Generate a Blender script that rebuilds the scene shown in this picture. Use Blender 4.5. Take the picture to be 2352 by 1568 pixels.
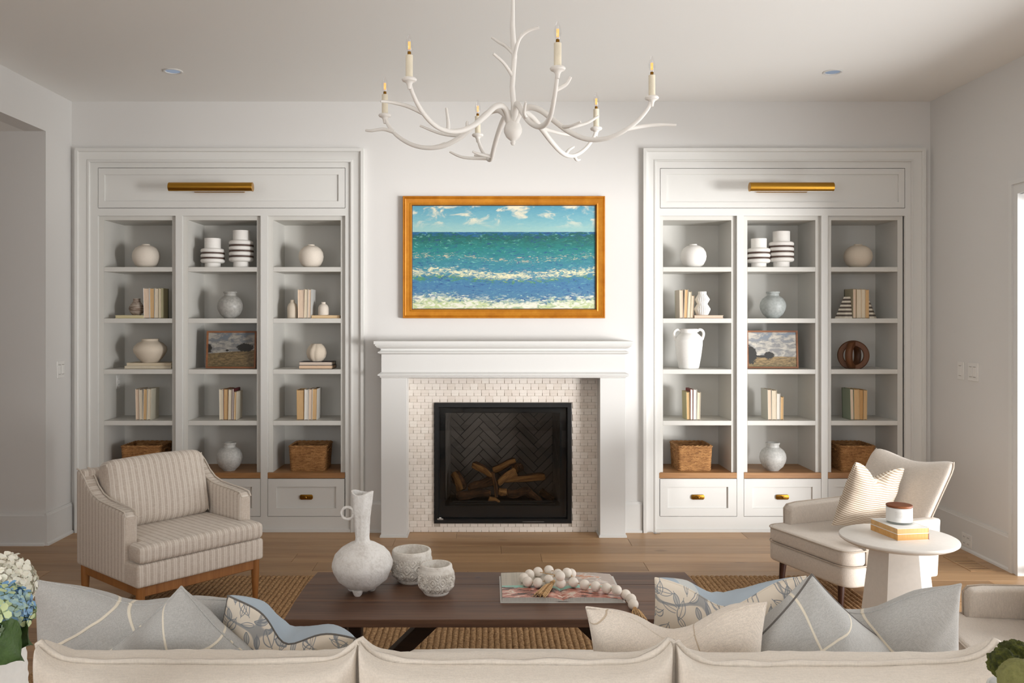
import bpy, bmesh, math, random
from mathutils import Vector, Matrix, noise, Euler
import numpy as np

random.seed(7)
R = math.radians
SC = bpy.context.scene
COL = SC.collection
for _o in list(bpy.data.objects):
    bpy.data.objects.remove(_o)

# ------------------------------------------------------------------ camera
FPX, CX, CY, CH, CD = 1985.0, 1122.0, 732.0, 1.51, 6.128
cam = bpy.data.cameras.new('camera')
cam.sensor_width = 36.0
cam.lens = FPX / 2352 * 36
cam.shift_x = (1176 - CX) / 2352
cam.shift_y = -(784 - CY) / 2352
cam.clip_start = 0.05
cam_o = bpy.data.objects.new('camera', cam)
COL.objects.link(cam_o)
cam_o.location = (0, -CD, CH)
cam_o.rotation_euler = (R(90), 0, 0)
SC.camera = cam_o

# ------------------------------------------------------------------ world, lights, exposure
W = bpy.data.worlds.new('world')
SC.world = W
W.use_nodes = True
bg = W.node_tree.nodes['Background']
bg.inputs[0].default_value = (0.90, 0.95, 1.0, 1)
bg.inputs[1].default_value = 1.2


def area(name, loc, target, sx, sy, power, color, spread=180):
    d = bpy.data.lights.new(name, 'AREA')
    d.shape = 'RECTANGLE'
    d.size, d.size_y = sx, sy
    d.energy = power
    d.color = color
    d.spread = R(spread)
    o = bpy.data.objects.new(name, d)
    COL.objects.link(o)
    o.location = loc
    o.rotation_euler = (Vector(target) - Vector(loc)).to_track_quat('-Z', 'Y').to_euler()
    return o


# daylight reflected off the sunlit terrace, coming in low through the wide glazed door, plus added fill lamps at left and rear
area('daylight_terrace', (14.0, -14.0, 0.0), (-1.0, 0.0, 1.5), 4.6, 3.2, 2950, (1.0, 0.99, 0.98))
area('daylight_ground', (5.6, -3.2, -0.25), (0.0, -2.6, 2.6), 3.6, 3.0, 205, (1.0, 0.99, 0.975))
area('fill_left', (-2.85, -7.3, 1.6), (3.0, -5.0, 1.5), 2.0, 1.8, 46, (1.0, 0.985, 0.97))  # added fill lamp behind the camera, lifts the right wall
area('daylight_sky', (5.4, -4.2, 3.5), (-0.6, -2.2, 0.3), 3.0, 2.0, 125, (0.99, 0.99, 0.99))
area('fill_rear', (0.4, -8.9, 1.75), (0.2, 0, 1.6), 4.6, 2.1, 10, (1.0, 0.98, 0.95))  # added low fill lamp from the rear, not a known source

SC.view_settings.view_transform = 'Standard'
SC.view_settings.look = 'None'
SC.view_settings.gamma = 1
SC.view_settings.use_curve_mapping = False
SC.view_settings.exposure = 0.37


# ------------------------------------------------------------------ helpers: picture frame -> place
def PX(px, Y=0.0):
    return (px - CX) * (CD + Y) / FPX


def PZ(py, Y=0.0):
    return CH - (py - CY) * (CD + Y) / FPX


def AT(px, py, h):
    d = FPX * (CH - h) / (py - CY)
    return Vector(((px - CX) * d / FPX, d - CD, h))


def AZ(px, py, d):
    return Vector(((px - CX) * d / FPX, d - CD, CH - (py - CY) * d / FPX))


def lin(h):
    h = h.lstrip('#')
    out = []
    for i in (0, 2, 4):
        c = int(h[i:i + 2], 16) / 255
        out.append(c / 12.92 if c <= 0.04045 else ((c + 0.055) / 1.055) ** 2.4)
    return (*out, 1)


# ------------------------------------------------------------------ helpers: materials
class NT:
    def __init__(s, name):
        s.m = bpy.data.materials.new(name)
        s.m.use_nodes = True
        s.t = s.m.node_tree
        s.b = s.t.nodes['Principled BSDF']
        s.out = s.t.nodes['Material Output']

    def n(s, typ, ins=None, **props):
        nd = s.t.nodes.new('ShaderNode' + typ)
        for k, v in props.items():
            setattr(nd, k, v)
        for k, v in (ins or {}).items():
            s.set(nd.inputs[k], v)
        return nd

    def set(s, sock, v):
        if isinstance(v, bpy.types.NodeSocket):
            s.t.links.new(v, sock)
        else:
            sock.default_value = v

    def math(s, op, a, b=0.0, c=None, clamp=False):
        nd = s.n('Math', operation=op, use_clamp=clamp)
        s.set(nd.inputs[0], a)
        s.set(nd.inputs[1], b)
        if c is not None:
            s.set(nd.inputs[2], c)
        return nd.outputs[0]

    def mix(s, f, a, b, mode='MIX'):
        nd = s.n('Mix', data_type='RGBA', blend_type=mode)
        s.set(nd.inputs[0], f)
        s.set(nd.inputs[6], a)
        s.set(nd.inputs[7], b)
        return nd.outputs[2]

    def coord(s, kind='Object'):
        return s.n('TexCoord').outputs[kind]

    def xyz(s, v):
        return s.n('SeparateXYZ', {0: v}).outputs

    def map(s, v, scale=(1, 1, 1), loc=(0, 0, 0), rot=(0, 0, 0)):
        return s.n('Mapping', {'Vector': v, 'Scale': scale, 'Location': loc, 'Rotation': rot}).outputs[0]

    def noise(s, v, scale, detail=4, rough=0.6, dist=0.0):
        return s.n('TexNoise', {'Vector': v, 'Scale': scale, 'Detail': detail, 'Roughness': rough,
                                'Distortion': dist}).outputs[0]

    def ramp(s, f, stops, interp='LINEAR'):
        nd = s.n('ValToRGB', {0: f})
        cr = nd.color_ramp
        cr.interpolation = interp
        while len(cr.elements) < len(stops):
            cr.elements.new(0.5)
        for e, (p, c) in zip(cr.elements, stops):
            e.position = p
            e.color = lin(c) if isinstance(c, str) else (c, c, c, 1)
        return nd.outputs[0]

    def step(s, v, a, b):
        return s.n('MapRange', {'Value': v, 'From Min': a, 'From Max': b}, interpolation_type='SMOOTHSTEP').outputs[0]

    def bump(s, h, strength=0.3, dist=0.01):
        nd = s.n('Bump', {'Height': h, 'Strength': strength, 'Distance': dist})
        s.set(s.b.inputs['Normal'], nd.outputs[0])

    def fin(s, color=None, rough=0.6, metal=0.0, **kw):
        if color is not None:
            s.set(s.b.inputs['Base Color'], lin(color) if isinstance(color, str) else color)
        s.set(s.b.inputs['Roughness'], rough)
        s.set(s.b.inputs['Metallic'], metal)
        for k, v in kw.items():
            s.set(s.b.inputs[k], v)
        return s.m


def plain(name, col, rough=0.6, metal=0.0, ns=0, bs=0.0, var=0.0, bd=0.003, **kw):
    t = NT(name)
    c = lin(col)
    if ns:
        n = t.noise(t.coord(), ns, 5)
        if bs:
            t.bump(n, bs, bd)
        if var:
            d = tuple(x * (1 - var) for x in c[:3]) + (1,)
            u = tuple(min(1, x * (1 + var)) for x in c[:3]) + (1,)
            c = t.mix(t.step(n, 0.3, 0.7), d, u)
    return t.fin(c, rough, metal, **kw)


def fabric(name, col, var=0.10, weave=420, bs=0.35, big=6.0, sheen=0.2):
    t = NT(name)
    o = t.coord()
    a = t.noise(t.map(o, (1, 1, 0.14)), weave, 2)
    b = t.noise(t.map(o, (0.14, 1, 1)), weave, 2)
    h = t.math('ADD', a, b)
    g = t.noise(o, big, 3)
    f = t.math('ADD', t.math('MULTIPLY', h, 0.42), t.math('MULTIPLY', g, 0.16))
    c = lin(col)
    d = tuple(x * (1 - var) for x in c[:3]) + (1,)
    u = tuple(min(1, x * (1 + var)) for x in c[:3]) + (1,)
    t.bump(h, bs, 0.002)
    return t.fin(t.mix(t.step(f, 0.36, 0.64), d, u), 0.92, 0, **{'Sheen Weight': sheen, 'Specular IOR Level': 0.2})


M = {}
M['wall'] = plain('wall_paint', '#DAD8D5', 0.75, ns=300, bs=0.03)
M['ceil'] = plain('ceiling_paint', '#EEEDEA', 0.85, ns=300, bs=0.03)
M['trim'] = plain('trim_paint', '#DBDAD7', 0.42, ns=120, bs=0.01)
M['case'] = plain('cabinet_paint', '#DBDAD6', 0.40, ns=120, bs=0.01)
M['inner'] = plain('cabinet_paint_shaded', '#D2D0CA', 0.5, ns=120, bs=0.01)  # same paint as the cabinet, darkened to put the shelf shade into the colour
M['plastic'] = plain('white_plastic', '#E4E2DE', 0.35)
M['darkslot'] = plain('dark_slot', '#2A2622', 0.8)
M['black'] = plain('black_metal', '#0B0B0C', 0.35)
M['blackin'] = plain('black_inner_metal', '#070707', 0.5)
M['chrome'] = plain('silver_metal', '#C9C7C4', 0.25, 1.0)
M['plaster'] = plain('white_gesso', '#F1EEE9', 0.62, ns=60, bs=0.25, bd=0.002)
M['wax'] = plain('candle_sleeve', '#EBE2CC', 0.5, ns=30, var=0.05)
M['ceramic'] = plain('matt_cream_ceramic', '#DDD3C6', 0.75, ns=180, bs=0.08, var=0.03)
M['ceramicw'] = plain('matt_white_ceramic', '#E9E6E1', 0.7, ns=180, bs=0.08, var=0.02)
M['ceramict'] = plain('matt_sand_ceramic', '#D3C6B4', 0.8, ns=180, bs=0.08, var=0.03)
M['ceramicg'] = plain('glazed_grey_ceramic', '#A6A49F', 0.4, ns=55, bs=0.15, var=0.16)
M['ceramicg2'] = plain('pale_grey_ceramic', '#BDBCB8', 0.45, ns=70, bs=0.15, var=0.14)
M['ceramicb'] = plain('blue_grey_ceramic', '#A9AEAC', 0.45, ns=60, bs=0.15, var=0.12)
M['browncer'] = plain('brown_glaze', '#4A342A', 0.6)
M['jar'] = plain('chalk_white_ceramic', '#EEECE8', 0.8, ns=90, bs=0.15, var=0.02)
M['jute'] = plain('tassel_jute', '#CDA87A', 0.9, ns=80, var=0.25)
M['bead'] = plain('bleached_wood_bead', '#F0E6DA', 0.6, ns=25, bs=0.05, var=0.05)
M['white'] = plain('white_print', '#EDEBE8', 0.6)
M['greyp'] = plain('grey_print', '#8B857E', 0.6)


def wood(name, cols, axis='x', scale=9, rough=0.5, rnd=False, bs=0.12, stretch=0.07):
    t = NT(name)
    o = t.coord()
    if rnd:
        r = t.n('ObjectInfo').outputs['Random']
        off = t.n('CombineXYZ', {0: t.math('MULTIPLY', r, 37.0), 1: t.math('MULTIPLY', r, 11.0), 2: t.math('MULTIPLY', r, 5.0)}).outputs[0]
        o = t.n('VectorMath', {0: o, 1: off}, operation='ADD').outputs[0]
    sc = {'x': (stretch, 1, 1), 'y': (1, stretch, 1), 'z': (1, 1, stretch)}[axis]
    v = t.map(o, sc)
    n1 = t.noise(v, scale, 6, 0.62, 0.7)
    n2 = t.noise(v, scale * 9, 4, 0.6)
    f = t.math('ADD', t.math('MULTIPLY', n1, 0.72), t.math('MULTIPLY', n2, 0.28))
    c = t.ramp(f, cols)
    if rnd:
        k = t.math('MULTIPLY_ADD', r, 0.34, 0.82)
        c = t.mix(1.0, c, t.n('CombineColor', {0: k, 1: k, 2: k}).outputs[0], 'MULTIPLY')
        kn = t.n('TexVoronoi', {'Vector': t.map(o, (0.55, 1, 1)), 'Scale': 2.6}).outputs['Distance']
        c = t.mix(t.math('MULTIPLY', t.step(kn, 0.10, 0.02), 0.6), c, lin('#4F341F'))
    t.bump(n2, bs, 0.002)
    return t.fin(c, rough)


M['oak'] = wood('floor_oak', [(0.30, '#8A6544'), (0.46, '#A98560'), (0.60, '#B8946E'), (0.75, '#9E7852')], 'x', 7, 0.42, True, 0.1, 0.06)
M['shelfwood'] = wood('counter_oak', [(0.3, '#8A5F3A'), (0.5, '#A67A4E'), (0.7, '#B58A5C')], 'x', 12, 0.45)
M['walnut'] = wood('table_walnut', [(0.28, '#33231A'), (0.45, '#5C4030'), (0.58, '#73533E'), (0.75, '#493226')], 'x', 9, 0.48, True, 0.25, 0.05)
M['walnutdark'] = wood('base_walnut', [(0.3, '#22150E'), (0.55, '#3B261A'), (0.75, '#4A3222')], 'x', 10, 0.55)
M['chairwood'] = wood('chair_beech', [(0.3, '#7A4A22'), (0.5, '#9A6534'), (0.7, '#AB7642')], 'z', 14, 0.42)
M['darkleg'] = wood('dark_leg', [(0.3, '#2A160D'), (0.6, '#44261A')], 'z', 14, 0.4)
M['ringwood'] = wood('ring_wood', [(0.3, '#3F2310'), (0.5, '#5F3718'), (0.7, '#754820')], 'z', 10, 0.55)
M['lidwood'] = wood('lid_acacia', [(0.3, '#5E2F18'), (0.5, '#7C4424'), (0.7, '#93572F')], 'x', 22, 0.4)
M['framewood'] = wood('picture_moulding', [(0.3, '#6E432A'), (0.5, '#8C5A38'), (0.7, '#9B6947')], 'x', 25, 0.5)


def brass():
    t = NT('brushed_brass')
    n = t.noise(t.map(t.coord(), (0.02, 1, 1)), 300, 2)
    t.bump(n, 0.05, 0.001)
    return t.fin('#B98A36', 0.30, 1.0)


M['brass'] = brass()
M['brassd'] = plain('aged_brass', '#8E6526', 0.38, 1.0, ns=90, var=0.2)


def gold():
    t = NT('gilt_moulding')
    n = t.noise(t.coord(), 14, 4)
    c = t.ramp(n, [(0.3, '#B06C0C'), (0.5, '#BD7812'), (0.7, '#C9861F')])
    t.bump(n, 0.08, 0.001)
    return t.fin(c, 0.42, 0.35)


M['gold'] = gold()


def glass(name, tint=(1, 1, 1, 1), gloss=1.0, ior=1.45, rough=0.0):
    t = NT(name)
    bf = t.n('NewGeometry').outputs['Backfacing']
    fr = t.n('Fresnel', {'IOR': t.math('MULTIPLY_ADD', bf, 1 / ior - ior, ior)}).outputs[0]
    tr = t.n('BsdfTransparent', {0: tint})
    gl = t.n('BsdfGlossy', {0: (1, 1, 1, 1), 'Roughness': rough})
    mx = t.n('MixShader', {0: t.math('MULTIPLY', fr, gloss), 1: tr.outputs[0], 2: gl.outputs[0]})
    t.set(t.out.inputs[0], mx.outputs[0])
    return t.m


M['pane'] = glass('window_glass')
M['fireglass'] = glass('fireplace_glass', (0.80, 0.80, 0.80, 1), 0.6, rough=0.02)
M['bulbglass'] = glass('bulb_glass', (0.97, 0.97, 0.97, 1), 1.6)
M['jarglass'] = glass('jar_glass', (0.95, 0.97, 0.96, 1), 1.2)


def emit(name, col, s):
    t = NT(name)
    t.fin(col, 0.5, 0, **{'Emission Color': lin(col), 'Emission Strength': s})
    return t.m


M['filament'] = emit('lit_filament', '#FFB050', 0.8)
M['downlight'] = emit('downlight_lens', '#E8EEF6', 0.06)


# ------------------------------------------------------------------ helpers: meshes
def bx(bm, x0, x1, y0, y1, z0, z1, bev=0.0, seg=1, mi=0):
    t = bmesh.new()
    bmesh.ops.create_cube(t, size=1.0)
    for v in t.verts:
        v.co = Vector((x0 + (v.co.x + .5) * (x1 - x0), y0 + (v.co.y + .5) * (y1 - y0), z0 + (v.co.z + .5) * (z1 - z0)))
    if bev:
        bmesh.ops.bevel(t, geom=list(t.edges), offset=bev, segments=seg, affect='EDGES', profile=0.5)
    join(bm, t, mi)


def join(bm, t, mi=0, mat=None):
    vm = {}
    for v in t.verts:
        vm[v] = bm.verts.new(mat @ v.co if mat else v.co)
    for f in t.faces:
        try:
            nf = bm.faces.new([vm[v] for v in f.verts])
            nf.material_index = mi if mi else f.material_index
        except ValueError:
            pass
    t.free()


def BM(*boxes, bev=0.0, seg=1):
    bm = bmesh.new()
    for b in boxes:
        bx(bm, *b, bev=bev, seg=seg)
    return bm


def lathe(bm, prof, seg=32, c=(0, 0, 0), fn=None, mi=0, mat=None):
    rings = []
    for (r, z) in prof:
        ring = []
        for k in range(seg):
            a = 2 * math.pi * k / seg
            rr = r
            if fn:
                rr = fn(r, z, a)
            p = Vector((c[0] + rr * math.cos(a), c[1] + rr * math.sin(a), c[2] + z))
            ring.append(bm.verts.new(mat @ p if mat else p))
        rings.append(ring)
    for i in range(len(rings) - 1):
        for k in range(seg):
            f = bm.faces.new((rings[i][k], rings[i][(k + 1) % seg], rings[i + 1][(k + 1) % seg], rings[i + 1][k]))
            f.material_index = mi
    for ring, fl in ((rings[0], True), (rings[-1], False)):
        if prof[0 if fl else -1][0] > 1e-5:
            f = bm.faces.new(ring[::-1] if fl else ring)
            f.material_index = mi
    return bm


def tube(bm, pts, rad, seg=8, cap=True, mi=0):
    pts = [Vector(p) for p in pts]
    if not hasattr(rad, '__len__'):
        rad = [rad] * len(pts)
    up = None
    rings = []
    for i, p in enumerate(pts):
        d = (pts[min(i + 1, len(pts) - 1)] - pts[max(i - 1, 0)]).normalized()
        if up is None:
            up = Vector((0, 0, 1)) if abs(d.z) < 0.9 else Vector((1, 0, 0))
        s = d.cross(up)
        if s.length < 1e-6:
            s = d.orthogonal()
        s.normalize()
        up = s.cross(d).normalized()
        rings.append([bm.verts.new(p + (s * math.cos(2 * math.pi * k / seg) + up * math.sin(2 * math.pi * k / seg)) * rad[i]) for k in range(seg)])
    for i in range(len(rings) - 1):
        for k in range(seg):
            f = bm.faces.new((rings[i][k], rings[i][(k + 1) % seg], rings[i + 1][(k + 1) % seg], rings[i + 1][k]))
            f.material_index = mi
    if cap:
        bm.faces.new(rings[0][::-1]).material_index = mi
        bm.faces.new(rings[-1]).material_index = mi
    return bm


def spline(pts, n=6):
    P = [Vector(p) for p in pts]
    out = []
    for i in range(len(P) - 1):
        p0, p1, p2, p3 = P[max(i - 1, 0)], P[i], P[i + 1], P[min(i + 2, len(P) - 1)]
        for k in range(n):
            t = k / n
            out.append(0.5 * ((2 * p1) + (p2 - p0) * t + (2 * p0 - 5 * p1 + 4 * p2 - p3) * t * t + (3 * p1 - p0 - 3 * p2 + p3) * t ** 3))
    out.append(P[-1])
    return out


def prism(bm, poly, a0, a1, axis='x', bev=0.0, seg=2, mi=0):
    t = bmesh.new()

    def mk(p, a):
        if axis == 'x':
            return (a, p[0], p[1])
        if axis == 'y':
            return (p[0], a, p[1])
        return (p[0], p[1], a)
    A = [t.verts.new(mk(p, a0)) for p in poly]
    B = [t.verts.new(mk(p, a1)) for p in poly]
    n = len(poly)
    t.faces.new(A)
    t.faces.new(B[::-1])
    for i in range(n):
        t.faces.new((A[i], B[i], B[(i + 1) % n], A[(i + 1) % n]))
    bmesh.ops.recalc_face_normals(t, faces=t.faces)
    if bev:
        ed = [e for e in t.edges if len(e.link_faces) == 2 and e.calc_face_angle(0) > R(30)]
        bmesh.ops.bevel(t, geom=ed, offset=bev, segments=seg, affect='EDGES', profile=0.5, clamp_overlap=True)
    join(bm, t, mi)
    return bm


def sweep(bm, prof, x0, x1, z0, z1, closed=True):
    """profile (inset, y) carried round a rectangle with mitred corners; open at the foot when not closed"""
    rows = []
    for (o, y) in prof:
        a, b, c, d = (x0 + o, y, z0 + (o if closed else 0)), (x0 + o, y, z1 - o), (x1 - o, y, z1 - o), (x1 - o, y, z0 + (o if closed else 0))
        rows.append([bm.verts.new(p) for p in (a, b, c, d)])
    n = len(rows)
    for i in range(n - 1):
        for k in range(4 if closed else 3):
            bm.faces.new((rows[i][k], rows[i][(k + 1) % 4], rows[i + 1][(k + 1) % 4], rows[i + 1][k]))
    bmesh.ops.recalc_face_normals(bm, faces=bm.faces)
    return bm


def softbox(w, d, h, r, crown=0.0, n=14, puff=0.0, ns=0.0, seed=0.0):
    bm = bmesh.new()
    hw, hd, hh = w / 2, d / 2, h / 2
    r = min(r, hw * .98, hd * .98, hh * .98)

    def ax(k):
        t = 2 * k / n - 1
        return math.copysign(abs(t) ** 0.75, t)
    vs = {}

    def vert(i, j, k):
        key = (i, j, k)
        if key not in vs:
            p = Vector((ax(i) * hw, ax(j) * hd, ax(k) * hh))
            q = Vector((max(-hw + r, min(hw - r, p.x)), max(-hd + r, min(hd - r, p.y)), max(-hh + r, min(hh - r, p.z))))
            dv = p - q
            if dv.length > 1e-9:
                p = q + dv.normalized() * r
            u, v, s = p.x / hw, p.y / hd, p.z / hh
            p.z += crown * (1 - u * u) * (1 - v * v) * s
            p.x += puff * (1 - s * s) * (1 - v * v) * u
            p.y += puff * (1 - s * s) * (1 - u * u) * v
            if ns:
                p += Vector((0, 0, ns * noise.noise(p * 7 + Vector((seed, 0, 0)))))
            vs[key] = bm.verts.new(p)
        return vs[key]
    for a in range(n):
        for b in range(n):
            for f in (((0, a, b), (0, a, b + 1), (0, a + 1, b + 1), (0, a + 1, b)), ((n, a, b), (n, a + 1, b), (n, a + 1, b + 1), (n, a, b + 1)),
                      ((a, 0, b), (a + 1, 0, b), (a + 1, 0, b + 1), (a, 0, b + 1)), ((a, n, b), (a, n, b + 1), (a + 1, n, b + 1), (a + 1, n, b)),
                      ((a, b, 0), (a, b + 1, 0), (a + 1, b + 1, 0), (a + 1, b, 0)), ((a, b, n), (a + 1, b, n), (a + 1, b + 1, n), (a, b + 1, n))):
                bm.faces.new([vert(*q) for q in f])
    return bm


def pillow(w, h, t, c=0.10, chop=0.0, seed=0.0, n=30, flange=0.0, wr=0.010, cu=0.0, cw=0.40, ex=0.42, fb=1.0, ear=0.0, gath=0.0):
    """knife-edge pillow standing in local XZ, thickness along Y: returns cushion bmesh (0 = back at -Y, 1 = front at +Y) and its rim"""
    bm = bmesh.new()
    G = [[None] * (n + 1) for _ in range(n + 1)], [[None] * (n + 1) for _ in range(n + 1)]
    rim = {}
    sd = Vector((seed * 3.1, seed * 1.7, seed * 0.9))

    def P(u, v):
        x = w / 2 * u * (1 - c * (1 - v * v))
        z = h / 2 * v * (1 - c * (1 - u * u))
        k = max(0, (v + 0.5) / 1.5)
        g = math.exp(-((u - cu) / cw) ** 2)
        z -= chop * g * k * k
        z += ear * abs(u) ** 11 * k * k
        return x, z, g, k
    for i in range(n + 1):
        for j in range(n + 1):
            u, v = math.sin((2 * i / n - 1) * math.pi / 2), math.sin((2 * j / n - 1) * math.pi / 2)
            x, z, g, k = P(u, v)
            T0 = t / 2 * (max(0, (1 - u * u) * (1 - v * v))) ** ex
            edge = max(abs(u), abs(v))
            for s in (0, 1):
                sg = -1 if s == 0 else 1
                T = T0 * ((2 - fb) if s == 0 else fb)
                b = i in (0, n) or j in (0, n)
                if b and s == 1:
                    G[1][i][j] = G[0][i][j]
                    continue
                q = Vector((x * 5.5, z * 5.5, s * 9.0)) + sd
                rad = noise.noise(Vector((math.atan2(v, u) * 5.0, edge * 1.2, s * 4)) + sd) * edge * edge
                f = noise.noise(q) * 0.7 + noise.noise(q * 2.3) * 0.35
                y = sg * (T + (0 if b else wr * f * (1 - edge ** 8) + wr * 0.9 * rad * (1 - edge ** 10)))
                if gath and not b:
                    y += sg * gath * noise.noise(Vector((u * 16, s * 5, 0)) + sd) * max(0, v) ** 3 * (1 - edge ** 12)
                if b:
                    y = wr * 0.8 * noise.noise(q * 0.8)
                vv = bm.verts.new((x, y, z))
                G[s][i][j] = vv
    for s in (0, 1):
        for i in range(n):
            for j in range(n):
                f = (G[s][i][j], G[s][i + 1][j], G[s][i + 1][j + 1], G[s][i][j + 1])
                nf = bm.faces.new(f if s == 0 else f[::-1])
                nf.material_index = s
    ring = [G[0][i][0] for i in range(n)] + [G[0][n][j] for j in range(n)] + [G[0][i][n] for i in range(n, 0, -1)] + [G[0][0][j] for j in range(n, 0, -1)]
    path = [v.co.copy() for v in ring]
    fl = None
    if flange:
        fl = bmesh.new()
        rows = []
        m = len(path)
        for o, y in ((0.0, 0.004), (flange, 0.0035), (flange, -0.0035), (0.0, -0.004)):
            row = []
            for i, p in enumerate(path):
                dd = (path[(i + 1) % m] - path[i - 1]).normalized()
                nn = Vector((dd.z, 0, -dd.x))
                k = o * (1 + 0.35 * noise.noise(p * 22 + sd))
                wv = 0.010 * noise.noise(p * 14 + sd) * (o > 0)
                row.append(fl.verts.new(p + nn * k + Vector((0, y + wv, 0))))
            rows.append(row)
        for a in range(4):
            for i in range(m):
                fl.faces.new((rows[a][i], rows[a][(i + 1) % m], rows[(a + 1) % 4][(i + 1) % m], rows[(a + 1) % 4][i]))
        bmesh.ops.recalc_face_normals(fl, faces=fl.faces)
    return bm, path, fl


# ------------------------------------------------------------------ helpers: objects
def link(name, data):
    o = bpy.data.objects.new(name, data)
    COL.objects.link(o)
    return o


def obj(name, bm, mats, parent=None, world=True, smooth=38, label=None):
    """one mesh object; with world=True the bmesh is in scene coordinates and is moved into its parent's frame"""
    me = bpy.data.meshes.new(name)
    bmesh.ops.recalc_face_normals(bm, faces=bm.faces) if smooth != -1 else None
    bm.to_mesh(me)
    bm.free()
    for m in (mats if isinstance(mats, (list, tuple)) else [mats]):
        me.materials.append(M[m] if isinstance(m, str) else m)
    if smooth > 0:
        me.polygons.foreach_set('use_smooth', [True] * len(me.polygons))
        me.set_sharp_from_angle(angle=R(smooth))
    o = link(name, me)
    if parent is not None:
        if world:
            root, mt = parent, Matrix()
            chain = []
            while root is not None:
                chain.append(root.matrix_basis.copy())
                root = root.parent
            for q in chain[::-1]:
                mt = mt @ q
            me.transform(mt.inverted())
        o.parent = parent
    if label:
        o['label'] = label
    return o


def tag(o, label, cat, group=None):
    o['label'] = label
    o['category'] = cat
    if group:
        o['group'] = group
    return o


def thing(name, label, cat, loc=(0, 0, 0), rz=0.0, group=None):
    o = link(name, None)
    o.empty_display_size = 0.05
    o.location = loc
    o.rotation_euler = (0, 0, rz)
    return tag(o, label, cat, group)


def solo(name, bm, mats, label, cat, loc=None, group=None, smooth=38):
    """a thing that is one mesh; its origin goes to loc"""
    o = obj(name, bm, mats, smooth=smooth)
    if loc is not None:
        o.data.transform(Matrix.Translation(-Vector(loc)))
        o.location = loc
    return tag(o, label, cat, group)


def struct(name, bm, mats, smooth=0, parent=None):
    o = obj(name, bm, mats, parent, smooth=smooth)
    if parent is None:
        o['kind'] = 'structure'
    return o


def dup(root, label, loc=None, rz=None, group=None):
    r = root.copy()
    COL.objects.link(r)
    r['label'] = label
    if group:
        r['group'] = group
    if loc is not None:
        r.location = loc
    if rz is not None:
        r.rotation_euler = (0, 0, rz)
    for ch in list(root.children):
        c = ch.copy()
        COL.objects.link(c)
        c.parent = r
        for g in list(ch.children):
            d = g.copy()
            COL.objects.link(d)
            d.parent = c
    return r


def pose(o, loc, yaw=0, lean=0, roll=0):
    m = Matrix.Translation(loc) @ Matrix.Rotation(R(yaw), 4, 'Z') @ Matrix.Rotation(R(lean), 4, 'X') @ Matrix.Rotation(R(roll), 4, 'Y')
    o.matrix_basis = m
    return o

# ================================================================== the room
XL, XR, HC = -2.956, 3.132, 3.05
T = 0.45
bL, bR = (176.3, 836.5), (1476.0, 2121.7)
fx0, fx1, fz0, fz1 = PX(1001), PX(1309), PZ(1197), PZ(928)
bm = BM((XL - .14, PX(190), 0, T, 0, HC), (PX(190), PX(822), 0, T, PZ(356), HC), (PX(822), fx0, 0, T, 0, HC),
        (fx1, PX(1490), 0, T, 0, HC), (fx0, fx1, 0, T, 0, fz0), (fx0, fx1, 0, T, fz1, HC),
        (PX(1490), PX(2108), 0, T, PZ(356), HC), (PX(2108), XR + .16, 0, T, 0, HC),
        (XL - .14, XR + .16, T, T + .05, 0, HC))
struct('wall_back', bm, 'wall')
yo, zo = -0.358, 2.763
struct('wall_left', BM((XL - .14, XL, yo, 0, 0, HC), (XL - .14, XL, -5.2, yo, zo, HC), (XL - .14, XL, -6.2, -5.2, 0, HC), (XL - .14, XL, -9.1, -8.4, 0, HC), (XL - .14, XL, -8.4, -6.2, 0, .6), (XL - .14, XL, -8.4, -6.2, 2.6, HC)), 'wall')
struct('wall_hall', BM((-5.7, XL - .14, yo, yo + .1, 0, zo), (-5.8, -5.7, -5.3, yo + .1, 0, zo), (-5.7, XL - .14, -5.3, -5.2, 0, zo)), 'wall')
d1, dh = (-4.7, -1.055), 2.245
struct('wall_right', BM((XR, XR + .16, d1[1], 0, 0, HC), (XR, XR + .16, d1[0], d1[1], dh, HC), (XR, XR + .16, -9.1, d1[0], 0, HC)), 'wall')
struct('wall_rear', BM((XL - .14, -2.0, -9.1, -9.0, 0, HC), (2.8, XR + .16, -9.1, -9.0, 0, HC), (-2.0, 2.8, -9.1, -9.0, 0, .65), (-2.0, 2.8, -9.1, -9.0, 2.85, HC)), 'wall')
struct('ceiling', BM((XL - .14, XR + .16, -9.1, T, HC, HC + .1), (-5.8, XL - .14, -5.3, yo + .1, zo, zo + .1)), 'ceil')

floor = struct('floor', BM((-5.8, XR + .16, -9.1, T, -.12, -.016), (-5.8, XR + .16, -9.1, -5.13, -.016, 0)), 'oak')
pw = 0.19
rr = random.Random(11)
for i in range(27):
    y1 = 0.0 - i * pw
    x = -5.75 + rr.uniform(-1.6, -0.1)
    while x < XR + .02:
        L = rr.uniform(1.5, 2.5)
        a, b = max(x, -5.75), min(x + L, XR + .02)
        if b - a > 0.05:
            cx, cy = (a + b) / 2, y1 - pw / 2
            hx, hy = (b - a) / 2 - .0008, pw / 2 - .0007
            p = obj('plank', BM((-hx, hx, -hy, hy, -.015, 0), bev=.0012), 'oak', None, False, 0)
            p.parent = floor
            p.location = (cx, cy, 0)
        x += L


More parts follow.
